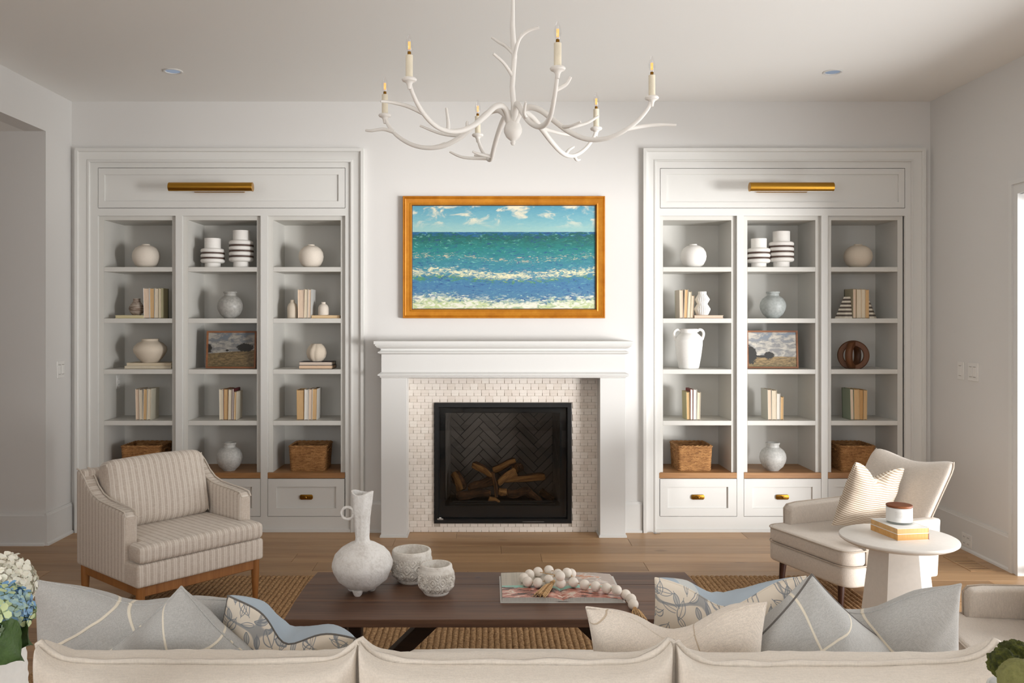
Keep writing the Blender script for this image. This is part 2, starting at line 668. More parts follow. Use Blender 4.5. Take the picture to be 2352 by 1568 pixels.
def baseboard(name, a, b, nrm, h=.215, t=.016):
    a, b, nrm = Vector(a), Vector(b), Vector(nrm)
    bm = bmesh.new()
    prof = [(0, 0), (t + .012, 0), (t + .011, .012), (t, .020), (t, h - .018), (t - .004, h - .012), (t - .006, h), (0, h)]
    A = [bm.verts.new((a.x + nrm.x * o, a.y + nrm.y * o, z)) for o, z in prof]
    B = [bm.verts.new((b.x + nrm.x * o, b.y + nrm.y * o, z)) for o, z in prof]
    n = len(prof)
    for i in range(n):
        bm.faces.new((A[i], A[(i + 1) % n], B[(i + 1) % n], B[i]))
    bm.faces.new(A)
    bm.faces.new(B)
    bmesh.ops.recalc_face_normals(bm, faces=bm.faces)
    return struct(name, bm, 'trim')


baseboard('baseboard_left', (XL, yo - .016, 0), (XL, -.02, 0), (1, 0))
baseboard('baseboard_hall', (-5.7, yo, 0), (XL, yo, 0), (0, -1))
baseboard('baseboard_right', (XR, -.02, 0), (XR, -.968, 0), (-1, 0))
bb = baseboard('baseboard_back', (PX(838), 0, 0), (PX(878, -.1), 0, 0), (0, -1))
baseboard('baseboard_back.001', (PX(1432, -.1), 0, 0), (PX(1474), 0, 0), (0, -1))
baseboard('baseboard_rear', (XL, -5.2, 0), (XL, -9.0, 0), (1, 0))


def door(idx, y0, y1):
    bm = bmesh.new()
    ex = XR
    for (a, b) in ((y1, y1 + .085), (y0 - .085, y0)):
        bx(bm, ex - .018, ex, a + .001, b - .001, 0, dh)
        inn = (a, a + .02) if b > y1 else (b - .02, b)
        bx(bm, ex - .026, ex, inn[0], inn[1], 0, dh)
        out = (b - .03, b) if b > y1 else (a, a + .03)
        bx(bm, ex - .030, ex, out[0], out[1], 0, dh + .06)
    bx(bm, ex - .018, ex, y0 - .055, y1 + .055, dh, dh + .06)
    bx(bm, ex - .026, ex, y0, y1, dh, dh + .02)
    bx(bm, ex - .030, ex, y0 - .085, y1 + .085, dh + .06, dh + .085)
    struct('trim_%d' % idx, bm, 'trim')
    x0, x1 = ex + .10, ex + .15
    d = struct('door_%d' % idx, BM((x0, x1, y0, y0 + .05, .01, dh - .01), (x0, x1, y1 - .05, y1, .01, dh - .01), (x0, x1, y0 + .05, y1 - .05, .01, .06), (x0, x1, y0 + .05, y1 - .05, dh - .06, dh - .01)), 'trim')
    obj('pane', BM((x0 + .02, x0 + .026, y0 + .05, y1 - .05, .06, dh - .06)), 'pane', d, smooth=0)
    hd = bmesh.new()
    tube(hd, [(x0 + .0, y0 + .03, 1.0), (x0 - .05, y0 + .03, 1.0), (x0 - .055, y0 + .13, 1.0)], .009, 10)
    obj('handle', hd, 'brassd', d)


door(1, *d1)
bm = BM((-2.0, -1.9, -9.08, -9.02, .65, 2.85), (2.7, 2.8, -9.08, -9.02, .65, 2.85), (-2.0, 2.8, -9.08, -9.02, .65, .75),
        (-2.0, 2.8, -9.08, -9.02, 2.75, 2.85), (.35, .45, -9.08, -9.02, .75, 2.75))
w1 = struct('window_1', bm, 'trim')
bm = BM((XL - .09, XL - .05, -8.4, -8.32, .6, 2.6), (XL - .09, XL - .05, -6.28, -6.2, .6, 2.6), (XL - .09, XL - .05, -8.32, -6.28, .6, .68), (XL - .09, XL - .05, -8.32, -6.28, 2.52, 2.6))
w2 = struct('window_added', bm, 'trim')  # unseen window, added to go with the left fill lamp
obj('pane', BM((XL - .075, XL - .07, -8.32, -6.28, .68, 2.52)), 'pane', w2, smooth=0)
for a, b in ((-1.9, .35), (.45, 2.7)):
    obj('pane', BM((a, b, -9.06, -9.05, .75, 2.75)), 'pane', w1, smooth=0)

# ------------------------------------------------------------------ bookcases
BOX, BACK, SHY = .025, .377, [613, 731, 848, 966]
ZS = [PZ(y, BOX) for y in SHY] + [PZ(1085.4)]


def shaker(bm, x0, x1, z0, z1, wx, wz, y=0.0, dep=.011, th=.02):
    bx(bm, x0, x0 + wx, y, y + th, z0, z1)
    bx(bm, x1 - wx, x1, y, y + th, z0, z1)
    bx(bm, x0 + wx, x1 - wx, y, y + th, z0, z0 + wz)
    bx(bm, x0 + wx, x1 - wx, y, y + th, z1 - wz, z1)
    bx(bm, x0 + wx, x1 - wx, y + dep, y + th, z0 + wz, z1 - wz)


def bookcase(name, label, cas, cin, panel, rec, cols, group):
    b = thing(name, label, 'bookcase', (PX(sum(cas) / 2), 0, 0), 0, group)
    x0, x1 = PX(cas[0]), PX(cas[1])
    cw = PX(cin[0]) - x0
    prof = [(0, 0.0), (0, -.034), (.020, -.034), (.024, -.030), (.026, -.020), (.040, -.016), (.060, -.013), (.078, -.012), (.080, -.016), (.088, -.018),
            (cw - .004, -.017), (cw, -.012), (cw, .004)]
    obj('casing', sweep(bmesh.new(), prof, x0, x1, 0, PZ(341.7), False), 'case', b, smooth=25)
    a0, a1 = x0 + cw, x1 - cw
    zt = PZ(341.7) - cw
    zp1, zp0 = PZ(panel[2]), PZ(panel[3])
    zr = PZ(495.3)
    zc1, zc0 = PZ(1085.4), PZ(1098)
    zd1, zd0 = zc0, PZ(1186)
    bm = bmesh.new()
    th = .022
    bx(bm, a0, PX(panel[0]), 0, th, 0, zt)
    bx(bm, PX(panel[1]), a1, 0, th, 0, zt)
    bx(bm, PX(panel[0]), PX(panel[1]), 0, th, zp1, zt)
    bx(bm, PX(panel[0]), PX(panel[1]), 0, th, zr, zp0)
    bx(bm, PX(panel[0]), PX(panel[1]), 0, th, 0, zd0)
    bx(bm, a0, a1, -.012, 0, 0, .02)
    for k in (0, 1):
        bx(bm, PX(cols[k][1]), PX(cols[k + 1][0]), 0, th, zd0, zr)
    obj('face_frame', bm, 'case', b, smooth=0)
    bm = bmesh.new()
    g = .0036
    shaker(bm, PX(panel[0]) + g, PX(panel[1]) - g, zp0 + g, zp1 - g, PX(rec[0]) - PX(panel[0]) - g, zp1 - PZ(rec[2]) - g)
    obj('header_panel', bm, 'case', b, smooth=0)
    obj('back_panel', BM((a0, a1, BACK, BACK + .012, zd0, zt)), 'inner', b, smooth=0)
    obj('gap_lining', BM((a0, a1, .024, .03, zp0 - .02, zt)), 'darkslot', b, smooth=0)
    obj('gap_lining', BM((a0, a1, .03, .036, zd0 - .01, zd1 - .01)), 'darkslot', b, smooth=0)
    inn = []
    st = .033
    for (l, r) in cols:
        xl, xr = PX(l), PX(r)
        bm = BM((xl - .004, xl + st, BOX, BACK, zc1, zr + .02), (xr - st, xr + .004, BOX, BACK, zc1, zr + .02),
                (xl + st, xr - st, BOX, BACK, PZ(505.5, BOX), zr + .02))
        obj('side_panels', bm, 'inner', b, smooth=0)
        for y in SHY:
            z = PZ(y, BOX)
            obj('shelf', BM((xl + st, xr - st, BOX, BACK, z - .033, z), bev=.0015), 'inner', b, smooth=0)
        obj('wooden_counter', BM((xl + .001, xr - .001, -.002, BACK, zc0, zc1), bev=.0015), 'shelfwood', b, smooth=0, label='oak counter slab')
        bm = bmesh.new()
        shaker(bm, xl + .003, xr - .003, zd0 + .003, zd1 - .004, .0595, .057)
        d = obj('drawer', bm, 'case', b, smooth=0)
        xm, zm = (xl + xr) / 2, PZ(1141.5)
        bm = bmesh.new()
        hw, hh, c = .0465, .0175, .008
        oct_ = [(xm - hw + c, zm - hh), (xm + hw - c, zm - hh), (xm + hw, zm - hh + c), (xm + hw, zm + hh - c), (xm + hw - c, zm + hh), (xm - hw + c, zm + hh), (xm - hw, zm + hh - c), (xm - hw, zm - hh + c)]
        prism(bm, oct_, .001, .008, 'y', .0012)
        lathe(bm, [(.006, 0), (.005, .010), (.009, .016), (.009, .022), (.006, .025), (.0, .026)], 16, mat=Matrix.Translation((xm, .002, zm)) @ Matrix.Rotation(R(90), 4, 'X'))
        tube(bm, [(xm - .03, -.004, zm), (xm, -.011, zm - .002), (xm + .004, -.018, zm)], [.004, .005, .006], 8)
        obj('handle', bm, 'brassd', d, label='aged brass handle on an eight-sided plate')
        inn.append((xl + st, xr - st))
    return b


LBC = [(224.3, 403.3), (418.5, 598.6), (614.5, 792)]
RBC = [(1513.7, 1692.8), (1708.3, 1886.7), (1901.4, 2076)]
bookcase('bookcase', 'tall white built-in bookcase left of the fireplace behind the striped armchair', bL, (207.8, 808.5), (224.5, 793, 385, 478), (240, 777, 401, 463), LBC, 'white built-in bookcases')
bookcase('bookcase', 'tall white built-in bookcase right of the fireplace behind the plain beige armchair', bR, (1506, 2091), (1516, 2079, 386, 478), (1531, 2063.5, 400, 463), RBC, 'white built-in bookcases')


def outlet_plate(name, c, n, w, h, gangs, label, kind, slots='rocker'):
    """wall plate centred at c with outward normal along axis n ('+x' or '-x')"""
    s = 1 if n == '+x' else -1
    t = thing(name, label, kind, c)
    x0, x1 = sorted((c[0], c[0] + s * .006))
    obj('plate', BM((x0, x1, c[1] - w / 2, c[1] + w / 2, c[2] - h / 2, c[2] + h / 2), bev=.0018), 'plastic', t, smooth=0)
    for k in range(gangs):
        y = c[1] + (k - (gangs - 1) / 2) * .046
        x0, x1 = sorted((c[0] + s * .006, c[0] + s * .010))
        if slots == 'rocker':
            r = obj('rocker', BM((x0, x1, y - .016, y + .016, c[2] - .033, c[2] + .033), bev=.0015), 'plastic', t, smooth=0)
            x0, x1 = sorted((c[0] + s * .009, c[0] + s * .0104))
            obj('groove', BM((x0, x1, y - .014, y + .014, c[2] - .034, c[2] - .031), (x0, x1, y - .014, y + .014, c[2] + .031, c[2] + .034)), 'greyp', r, smooth=0)
        else:
            for zz in (-.02, .02):
                r = obj('socket', BM((x0, x1, y - .016, y + .016, c[2] + zz - .014, c[2] + zz + .014), bev=.002), 'plastic', t, smooth=0)
                x0b, x1b = sorted((c[0] + s * .0095, c[0] + s * .0104))
                obj('slots', BM((x0b, x1b, y - .008, y - .005, c[2] + zz - .004, c[2] + zz + .005), (x0b, x1b, y + .005, y + .008, c[2] + zz - .004, c[2] + zz + .005)), 'darkslot', r, smooth=0)
    return t


def onR(px, py):
    d = FPX * XR / (px - CX)
    return (XR, d - CD, CH - (py - CY) * d / FPX)


c = onR(2208, 851)
outlet_plate('light_switch', c, '-x', .074, .118, 1, 'narrow single white light switch plate on the right wall, nearer the corner', 'light switch')
c = onR(2236.5, 854)
outlet_plate('light_switch', c, '-x', .118, .118, 2, 'wider double white light switch plate on the right wall, nearer the door', 'light switch')
c = onR(2228, 1241)
outlet_plate('wall_outlet', (XR - .016, c[1], c[2]), '-x', .118, .085, 2, 'white power outlet set in the tall baseboard of the right wall', 'outlet', 'sock')
d = FPX * XL / (138 - CX)
outlet_plate('light_switch', (XL, d - CD, CH - (848 - CY) * d / FPX), '+x', .10, .118, 2, 'white light switch plate on the narrow left wall beside the hall opening', 'light switch')
outlet_plate('wall_outlet', (PX(238.5, .1) + .03, .26, PZ(878, .2)), '+x', .06, .10, 1, 'white outlet plate inside the left bookcase, left column above the tan books', 'outlet', 'sock')
outlet_plate('wall_outlet', (PX(2064, .1) - .01, .26, PZ(878, .2)), '-x', .06, .10, 1, 'white outlet plate inside the right bookcase, right column above the green-edged books', 'outlet', 'sock')

# floor vent
v = thing('floor_vent', 'flush wooden floor vent with dark slots by the right wall', 'floor vent', (2.96, -.8, 0))
obj('grille_frame', BM((2.885, 3.035, -.96, -.95, 0, .003), (2.885, 3.035, -.65, -.64, 0, .003), (2.885, 2.897, -.95, -.65, 0, .003), (3.023, 3.035, -.95, -.65, 0, .003)), 'oak', v, smooth=0)
obj('duct', BM((2.897, 3.023, -.95, -.65, .0002, .0008)), 'darkslot', v, smooth=0)
for k in range(11):
    y = -.95 + .3 * (k + .5) / 11
    obj('slat', BM((2.897, 3.023, y - .0095, y + .0095, .0008, .003)), 'oak', v, smooth=0)

# small metal foot at the base of the right bookcase
p = AT(1502, 1221, 0)
bm = lathe(bmesh.new(), [(.012, 0), (.014, .004), (.010, .010), (0, .011)], 16)
bx(bm, 0, .035, -.006, .006, 0, .005, .001)
solo('metal_clip', bm, 'chrome', 'tiny metal clip on the floor at the left foot of the right bookcase', 'clip').location = (p.x, -.05, 0)

# ------------------------------------------------------------------ mantelpiece
MY = -.157
mt = thing('mantelpiece', 'white mantelpiece with stepped shelf framing the fireplace', 'mantelpiece', (PX(1156), 0, 0))
sc_ = (CD + MY) / FPX


def mx(px):
    return PX(px, MY)


def mz(py):
    return PZ(py, MY)


xa, xb = mx(876), mx(1436)


def band(name, steps):
    """stack of rectangular mouldings given as (top y, foot y, overhang)"""
    bm = bmesh.new()
    for (t_, f_, o) in steps:
        bx(bm, xa - o, xb + o, MY - o, 0, mz(f_), mz(t_), .001)
    return obj(name, bm, 'trim', mt, smooth=0)


band('mantel_shelf', [(783, 790, .048), (790, 793.5, .040)])


def cornice(name, prof):
    bm = bmesh.new()
    rows = []
    for (o, z) in prof:
        rows.append([bm.verts.new(q) for q in ((xa - o, 0, z), (xa - o, MY - o, z), (xb + o, MY - o, z), (xb + o, 0, z))])
    for i in range(len(rows) - 1):
        for k in range(3):
            bm.faces.new((rows[i][k], rows[i][k + 1], rows[i + 1][k + 1], rows[i + 1][k]))
    bm.faces.new(rows[0])
    bm.faces.new(rows[-1][::-1])
    obj(name, bm, 'trim', mt, smooth=25)


cornice('cove_moulding', [(.040, mz(793.5)), (.034, mz(794.5)), (.030, mz(797)), (.018, mz(799)), (.006, mz(800.5)), (0.004, mz(801.5)), (0.004, mz(805))])
cornice('upper_moulding', [(.004, mz(804)), (.010, mz(806)), (.023, mz(808)), (.023, mz(810)), (.012, mz(812)), (.006, mz(813)), (0, mz(813.5))])
cornice('frieze', [(0, mz(800)), (0, mz(868))])
cornice('lower_moulding', [(0, mz(854)), (.008, mz(856)), (.023, mz(859)), (.023, mz(862)), (.010, mz(864)), (.010, mz(866)), (0, mz(868))])
for (a, b) in ((875, 934), (1378, 1437)):
    lg = obj('pilaster', BM((mx(a), mx(b), MY, 0, 0, mz(867)), bev=.002), 'trim', mt, smooth=0)
    obj('shoe_moulding', BM((mx(a) - .008, mx(b) + .008, MY - .010, 0, 0, .012), (mx(a) - .005, mx(b) + .005, MY - .006, 0, .012, .018), bev=.001), 'trim', lg, smooth=0)

# ------------------------------------------------------------------ tile surround
ts = thing('tile_surround', 'cream split-face mosaic tile surround around the black fireplace', 'tile surround', (PX(1155), 0, 0))
obj('grout_bed', BM((PX(936), fx0 - .012, -.005, -.001, 0, PZ(868)), (fx1 + .012, PX(1376), -.005, -.001, 0, PZ(868)), (fx0 - .012, fx1 + .012, -.005, -.001, 0, fz0 - .012), (fx0 - .012, fx1 + .012, -.005, -.001, fz1 + .012, PZ(868))), 'tilegrout' if 'tilegrout' in M else plain('tile_grout', '#B7AC9F', .9), ts, smooth=0)
TM = NT('split_face_tile')
rn = TM.n('ObjectInfo').outputs['Random']
TM.bump(TM.noise(TM.coord(), 130, 4), .35, .003)
M['tile'] = TM.fin(TM.ramp(rn, [(0, '#E3D9CE'), (.35, '#E9E1D7'), (.7, '#E6DCD2'), (1, '#DDD2C6')]), .62)
tw, thh = .0537, .0441
rt = random.Random(3)
z0 = -.006
row = 0
while z0 < PZ(868) - .004:
    xs = PX(936) - (tw / 2 if row % 2 else 0) - .012
    while xs < PX(1376):
        a, b, lo, hi = max(xs, PX(936)), min(xs + tw, PX(1376)), max(z0, .001), min(z0 + thh, PZ(868))
        inside = a > fx0 - .014 and b < fx1 + .014 and lo > fz0 - .014 and hi < fz1 + .014
        cut = not inside and a < fx1 + .012 and b > fx0 - .012 and lo < fz1 + .012 and hi > fz0 - .012
        if cut:   # pieces trimmed at the firebox
            if a < fx0 - .012 < b:
                b = fx0 - .012
            elif a < fx1 + .012 < b:
                a = fx1 + .012
            elif lo < fz0 - .012 < hi:
                hi = fz0 - .012
            elif lo < fz1 + .012 < hi:
                lo = fz1 + .012
        if not inside and b - a > .006 and hi - lo > .005:
            pr = .008 + rt.uniform(0, .0022)
            bm = bmesh.new()
            zm = min(hi, max(lo, z0 + .0205))
            if zm - lo > .003:
                bx(bm, a + .0018, b - .0018, -pr, -.004, lo + .0005, zm, .0010)
            if hi - zm > .003:
                bx(bm, a + .0002, b - .0002, -pr - rt.uniform(-.0012, .0014), -.004, zm, hi - .0004, .0008)
            if len(bm.verts):
                obj('tile', bm, 'tile', ts, smooth=0)
            else:
                bm.free()
        xs += tw
    z0 += thh
    row += 1

# ------------------------------------------------------------------ fireplace insert
fp = thing('fireplace_insert', 'black glass-fronted gas fireplace under the white mantelpiece', 'fireplace', (PX(1155), 0, fz0))
ox0, ox1, oz0, oz1 = PX(997.3), PX(1312.7), PZ(1200), PZ(924.5)
obj('outer_frame', sweep(bmesh.new(), [(0, .0), (0, -.022), (.004, -.024), (.030, -.024), (.034, -.012), (.038, .012), (.075, .022), (.078, .05)], ox0, ox1, oz0, oz1), 'black', fp, smooth=25)
ix0, ix1, iz0, iz1 = PX(1022, .02), PX(1286, .02), PZ(1161, .02), PZ(945, .02)
bm = BM((ox0 + .03, ix0, .014, .03, oz0 + .03, oz1 - .03), (ix1, ox1 - .03, .014, .03, oz0 + .03, oz1 - .03), (ix0, ix1, .014, .03, oz0 + .03, iz0), (ix0, ix1, .014, .03, iz1, oz1 - .03))
obj('inner_trim', bm, 'blackin', fp, smooth=0)
obj('lower_grille', BM((ox0 + .004, ox1 - .004, -.030, -.02, oz0 + .004, oz0 + .018), bev=.002), 'black', fp, smooth=0)
obj('latch', BM((PX(1200), PX(1249), -.0315, -.029, oz0 + .0125, oz0 + .0145)), 'greyp', fp, smooth=0)
obj('glass', BM((ox0 + .036, ox1 - .036, .004, .008, oz0 + .036, oz1 - .036)), 'fireglass', fp, smooth=0)
bm = bmesh.new()
lx, lz = PX(1011.2, -.025), PZ(1190, -.025)
prism(bm, [(lx - .0085 + .0, lz)] + [(lx + .0085 * math.cos(a), lz + .007 * math.sin(a)) for a in [k * math.pi / 10 for k in range(0, 11)]], -.0268, -.0238, 'y')
bd = obj('badge', bm, 'white', fp, smooth=0, label='small white and grey badge at the lower left corner')
obj('badge_base', prism(bmesh.new(), [(lx - .022 + .003, lz - .011), (lx + .022 - .003, lz - .011), (lx + .022, lz - .006), (lx + .018, lz), (lx - .018, lz), (lx - .022, lz - .006)], -.0262, -.0238, 'y'), 'greyp', bd, smooth=0)
yb = .40
obj('firebox', BM((fx0 - .0, fx1, yb + .012, yb + .02, fz0, fz1), (fx0, fx1, .03, yb + .02, iz0 - .03, iz0), (fx0, fx1, .03, yb + .02, iz1 + .02, iz1 + .03),
                  (fx0, ix0 - .028, .03, yb + .02, fz0, fz1), (ix1 + .028, fx1, .03, yb + .02, fz0, fz1)), 'blackin', fp, smooth=0)
FB = NT('firebrick')
FB.bump(FB.noise(FB.coord(), 70, 4), .4, .003)
rn = FB.n('ObjectInfo').outputs['Random']
M['firebrick'] = FB.fin(FB.ramp(rn, [(0, '#6A635C'), (1, '#7C746C')]), .9)


def herring(x0, x1, z0, z1, plane):
    """herringbone bricks (4:1) cut to a rectangle; plane maps (u, v, depth) to the scene"""
    bw, bl = .049, .196
    s = math.sqrt(.5)
    for i in range(-12, 13):
        for j in range(-26, 27):
            for k in (0, 1):
                # lattice of the pattern: step (bw, bw) along the stair and (2*bl... ) across it
                ax_, ay_ = j * bw + i * bl, j * bw - i * bl
                if k == 0:
                    q = [(ax_, ay_), (ax_ + bl, ay_), (ax_ + bl, ay_ + bw), (ax_, ay_ + bw)]
                else:
                    q = [(ax_, ay_ + bw), (ax_ + bw, ay_ + bw), (ax_ + bw, ay_ + bw + bl), (ax_, ay_ + bw + bl)]
                g = .0022
                mnx, mxx = q[0][0] + g, q[2][0] - g
                mny, mxy = q[0][1] + g, q[2][1] - g
                P = [((x - y) * s + (x0 + x1) / 2, (x + y) * s + (z0 + z1) / 2) for x, y in ((mnx, mny), (mxx, mny), (mxx, mxy), (mnx, mxy))]
                if max(p[0] for p in P) < x0 or min(p[0] for p in P) > x1 or max(p[1] for p in P) < z0 or min(p[1] for p in P) > z1:
                    continue
                poly = P
                for (axis, lim, sg) in ((0, x0, 1), (0, x1, -1), (1, z0, 1), (1, z1, -1)):
                    out = []
                    for a, b in zip(poly, poly[1:] + poly[:1]):
                        ia, ib = (a[axis] - lim) * sg >= 0, (b[axis] - lim) * sg >= 0
                        if ia:
                            out.append(a)
                        if ia != ib:
                            t = (lim - a[axis]) / (b[axis] - a[axis])
                            out.append((a[0] + t * (b[0] - a[0]), a[1] + t * (b[1] - a[1])))
                    poly = out
                    if len(poly) < 3:
                        break
                if len(poly) < 3:
                    continue
                ar = abs(sum(a[0] * b[1] - b[0] * a[1] for a, b in zip(poly, poly[1:] + poly[:1]))) / 2
                if ar < 2e-5:
                    continue
                bm = bmesh.new()
                A = [bm.verts.new(plane(u, v, 0)) for u, v in poly]
                B = [bm.verts.new(plane(u, v, .012)) for u, v in poly]
                bm.faces.new(A)
                for m in range(len(poly)):
                    bm.faces.new((A[m], A[(m + 1) % len(poly)], B[(m + 1) % len(poly)], B[m]))
                obj('brick', bm, 'firebrick', fp, smooth=0)


bx0, bx1 = ix0 + .025, ix1 - .025
herring(bx0, bx1, iz0, iz1 + .02, lambda u, v, t: (u, yb + t, v))
herring(0, .36, iz0, iz1 + .02, lambda u, v, t: (ix0 - .016 + .041 * u / .36 - t, .032 + u, v))
herring(0, .36, iz0, iz1 + .02, lambda u, v, t: (ix1 + .016 - .041 * u / .36 + t, .032 + u, v))
obj('burner_tray', BM((ix0 + .03, ix1 - .03, .06, .34, iz0, iz0 + .012), (ix0 + .05, ix1 - .05, .07, .10, iz0 + .012, iz0 + .024), bev=.003), 'blackin', fp, smooth=0)

LG = NT('charred_log')
o = LG.coord()
n1 = LG.noise(LG.map(o, (.10, 1, 1)), 55, 5, .65, .6)
n2 = LG.noise(o, 9, 3)
cc = LG.ramp(n1, [(.32, '#1F130C'), (.48, '#51351F'), (.62, '#7A5330')])
cc = LG.mix(LG.step(n2, .45, .62), cc, LG.mix(.55, cc, lin('#1A120D')))
LG.bump(n1, .9, .01)
M['log'] = LG.fin(cc, .95)
L2 = NT('split_log')
o = L2.coord()
n1 = L2.noise(L2.map(o, (.08, 1, 1)), 60, 5, .65, .5)
L2.bump(n1, .8, .008)
M['split'] = L2.fin(L2.ramp(n1, [(.3, '#5A3A1E'), (.5, '#95693A'), (.68, '#B5864E')]), .9)


def log(a, b, ra, rb, ya, yb_, label, mats=('log', 'split'), seed=0, flat=0.0):
    """lumpy split log between two picture points (zoom frame 7.587) at depths ya, yb_"""
    A = Vector((PX(1000 + a[0] / 7.587, ya), ya, PZ(1040 + a[1] / 7.587, ya)))
    B = Vector((PX(1000 + b[0] / 7.587, yb_), yb_, PZ(1040 + b[1] / 7.587, yb_)))
    d = B - A
    L = d.length
    n, m = 16, 18
    bm = bmesh.new()
    sd = Vector((seed * 7.3, seed * 1.9, seed))
    rings = []
    for i in range(n + 1):
        t = i / n
        rad = (ra + (rb - ra) * t) * .0031 / 7.587 * 1.05
        end = min(t, 1 - t)
        k = 1 if end > .06 else .72 + .28 * end / .06
        ring = []
        for q in range(m):
            an = 2 * math.pi * q / m
            dv = Vector((0, math.cos(an), math.sin(an)))
            rr_ = rad * k * (1 + .30 * noise.noise(dv * 2.2 + Vector((t * 1.5, 0, 0)) + sd) + .16 * noise.noise(dv * 6 + Vector((t * 2.5, 0, 0)) + sd))
            if flat and -math.cos(an) > flat:
                rr_ *= flat / -math.cos(an)
            off = Vector((0, noise.noise(Vector((t * 2, 0, 3)) + sd), noise.noise(Vector((t * 2, 5, 0)) + sd))) * rad * .5
            ring.append(bm.verts.new(Vector((t * L + (noise.noise(dv * 3 + sd) * .008 if i in (0, n) else 0), 0, 0)) + dv * rr_ + off))
        rings.append(ring)
    for i in range(n):
        for q in range(m):
            f = bm.faces.new((rings[i][q], rings[i][(q + 1) % m], rings[i + 1][(q + 1) % m], rings[i + 1][q]))
            an = 2 * math.pi * (q + .5) / m
            if flat and -math.cos(an) > flat * .9:
                f.material_index = 1
    bm.faces.new(rings[0][::-1]).material_index = 1
    bm.faces.new(rings[-1]).material_index = 1
    o = obj('log', bm, mats, smooth=60)
    o.location = A
    o.rotation_euler = d.to_track_quat('X', 'Z').to_euler()
    return tag(o, label, 'log', 'logs in the fireplace')


log((375, 750), (960, 690), 72, 66, .10, .12, 'dark bark log lying along the bottom left of the fireplace', seed=1)
log((330, 330), (470, 640), 78, 100, .20, .16, 'stubby log standing on end at the far left of the fireplace', seed=2, flat=.55)
log((590, 640), (1000, 430), 70, 85, .15, .22, 'thick dark log slanting up in the left middle of the fire', seed=3)
log((660, 190), (1020, 430), 66, 52, .24, .18, 'dark log pointing up to the left above the others in the fire', seed=4, flat=.6)
log((1000, 290), (1400, 140), 62, 58, .26, .26, 'topmost log of the pile, slanting up to the right', seed=5, flat=.5)
log((1085, 520), (1400, 310), 60, 76, .15, .19, 'pale split log face slanting in the centre of the fire', seed=6, flat=.30)
log((1390, 300), (1480, 240), 84, 80, .25, .30, 'round dark log end behind the pale split log', seed=7)
log((1200, 480), (1910, 410), 58, 70, .20, .21, 'long tan log reaching right in the middle of the fire', seed=8, flat=.45)
log((1250, 715), (1640, 665), 62, 74, .12, .14, 'dark log at the bottom right centre of the fireplace', seed=9)
log((1600, 660), (1860, 880), 66, 44, .13, .09, 'dark forked branch pointing down at the lower right', seed=10)
log((930, 790), (1120, 845), 44, 30, .09, .08, 'small pale wood chip at the bottom centre of the fire', ('split', 'split'), 11)
log((1000, 330), (1060, 770), 30, 36, .13, .08, 'thin upright branch standing in the middle of the fire', ('log', 'split'), 12, .4)
log((1095, 680), (1240, 700), 58, 62, .10, .11, 'short orange-brown wood block right of the thin upright branch', ('split', 'split'), 13)
log((1830, 660), (2060, 800), 60, 52, .20, .18, 'dim dark log at the far right of the fireplace', seed=14)

# ================================================================== wall picture, picture lights, ceiling lamps
def painting_sea():
    """plain seascape bands: sky over green-blue water with foam, no figure in it"""
    t = NT('seascape_print')
    o = t.coord()
    x, _, z = t.xyz(o)
    zz = t.math('DIVIDE', z, .732)
    xx = t.math('DIVIDE', x, 1.30)
    st = t.noise(t.map(o, (1.5, 1, 4.0), rot=(0, R(-9), 0)), 10, 5, .6, 1.4)
    st2 = t.noise(t.map(o, (1.1, 1, 3.6), rot=(0, R(14), 0)), 24, 4, .6, .9)
    cl = t.noise(t.map(o, (1, 1, 2.2)), 5.5, 5, .6, .6)
    sky = t.ramp(t.math('ADD', zz, t.math('MULTIPLY_ADD', st, .10, -.05)), [(.70, '#A3C6BC'), (.85, '#79AFB9'), (1.0, '#4F94AE')])
    sky = t.mix(t.math('MULTIPLY', t.step(cl, .50, .64), t.step(zz, .76, .90)), sky, lin('#E6DDC2'))
    sea = t.ramp(t.math('ADD', zz, t.math('MULTIPLY_ADD', st, .24, -.12)), [(.0, '#54849A'), (.22, '#4478A0'), (.40, '#3B8296'), (.58, '#1B7C78'), (.70, '#0B5750'), (.76, '#1D5F95')])
    sea = t.mix(t.math('MULTIPLY', t.step(st2, .55, .68), .75), sea, lin('#1F3F82'))
    sea = t.mix(t.math('MULTIPLY', t.step(st2, .42, .30), .6), sea, lin('#7FC2B6'))
    wv = t.math('ADD', zz, t.math('MULTIPLY', t.math('SINE', t.math('MULTIPLY_ADD', xx, 7.0, 1.0)), .025))
    wv = t.math('ADD', wv, t.math('MULTIPLY_ADD', st, .22, -.11))
    f1 = t.math('MULTIPLY', t.step(t.math('ABSOLUTE', t.math('SUBTRACT', wv, .34)), .05, .01), t.step(st2, .40, .55))
    sea = t.mix(t.math('MULTIPLY', f1, .9), sea, lin('#E9E3B9'))
    f2 = t.math('MULTIPLY', t.step(t.math('ABSOLUTE', t.math('SUBTRACT', wv, .30)), .035, .01), t.step(st, .45, .60))
    sea = t.mix(t.math('MULTIPLY', f2, .7), sea, lin('#4A8A3E'))
    f3 = t.math('MULTIPLY', t.step(t.math('ABSOLUTE', t.math('SUBTRACT', wv, .49)), .02, .003), t.step(st2, .48, .6))
    sea = t.mix(t.math('MULTIPLY', f3, .7), sea, lin('#DCCFA6'))
    f4 = t.step(t.math('ADD', wv, t.math('MULTIPLY_ADD', st2, .22, -.11)), .14, .05)
    sea = t.mix(t.math('MULTIPLY', f4, .85), sea, t.mix(t.step(st, .4, .6), lin('#F1EEDB'), lin('#C3CF8E')))
    c = t.mix(t.step(t.math('ADD', zz, t.math('MULTIPLY_ADD', st, .012, -.006)), .742, .748), sea, sky)
    t.bump(t.math('ADD', st, st2), .35, .004)
    return t.fin(c, .5)


M['sea'] = painting_sea()


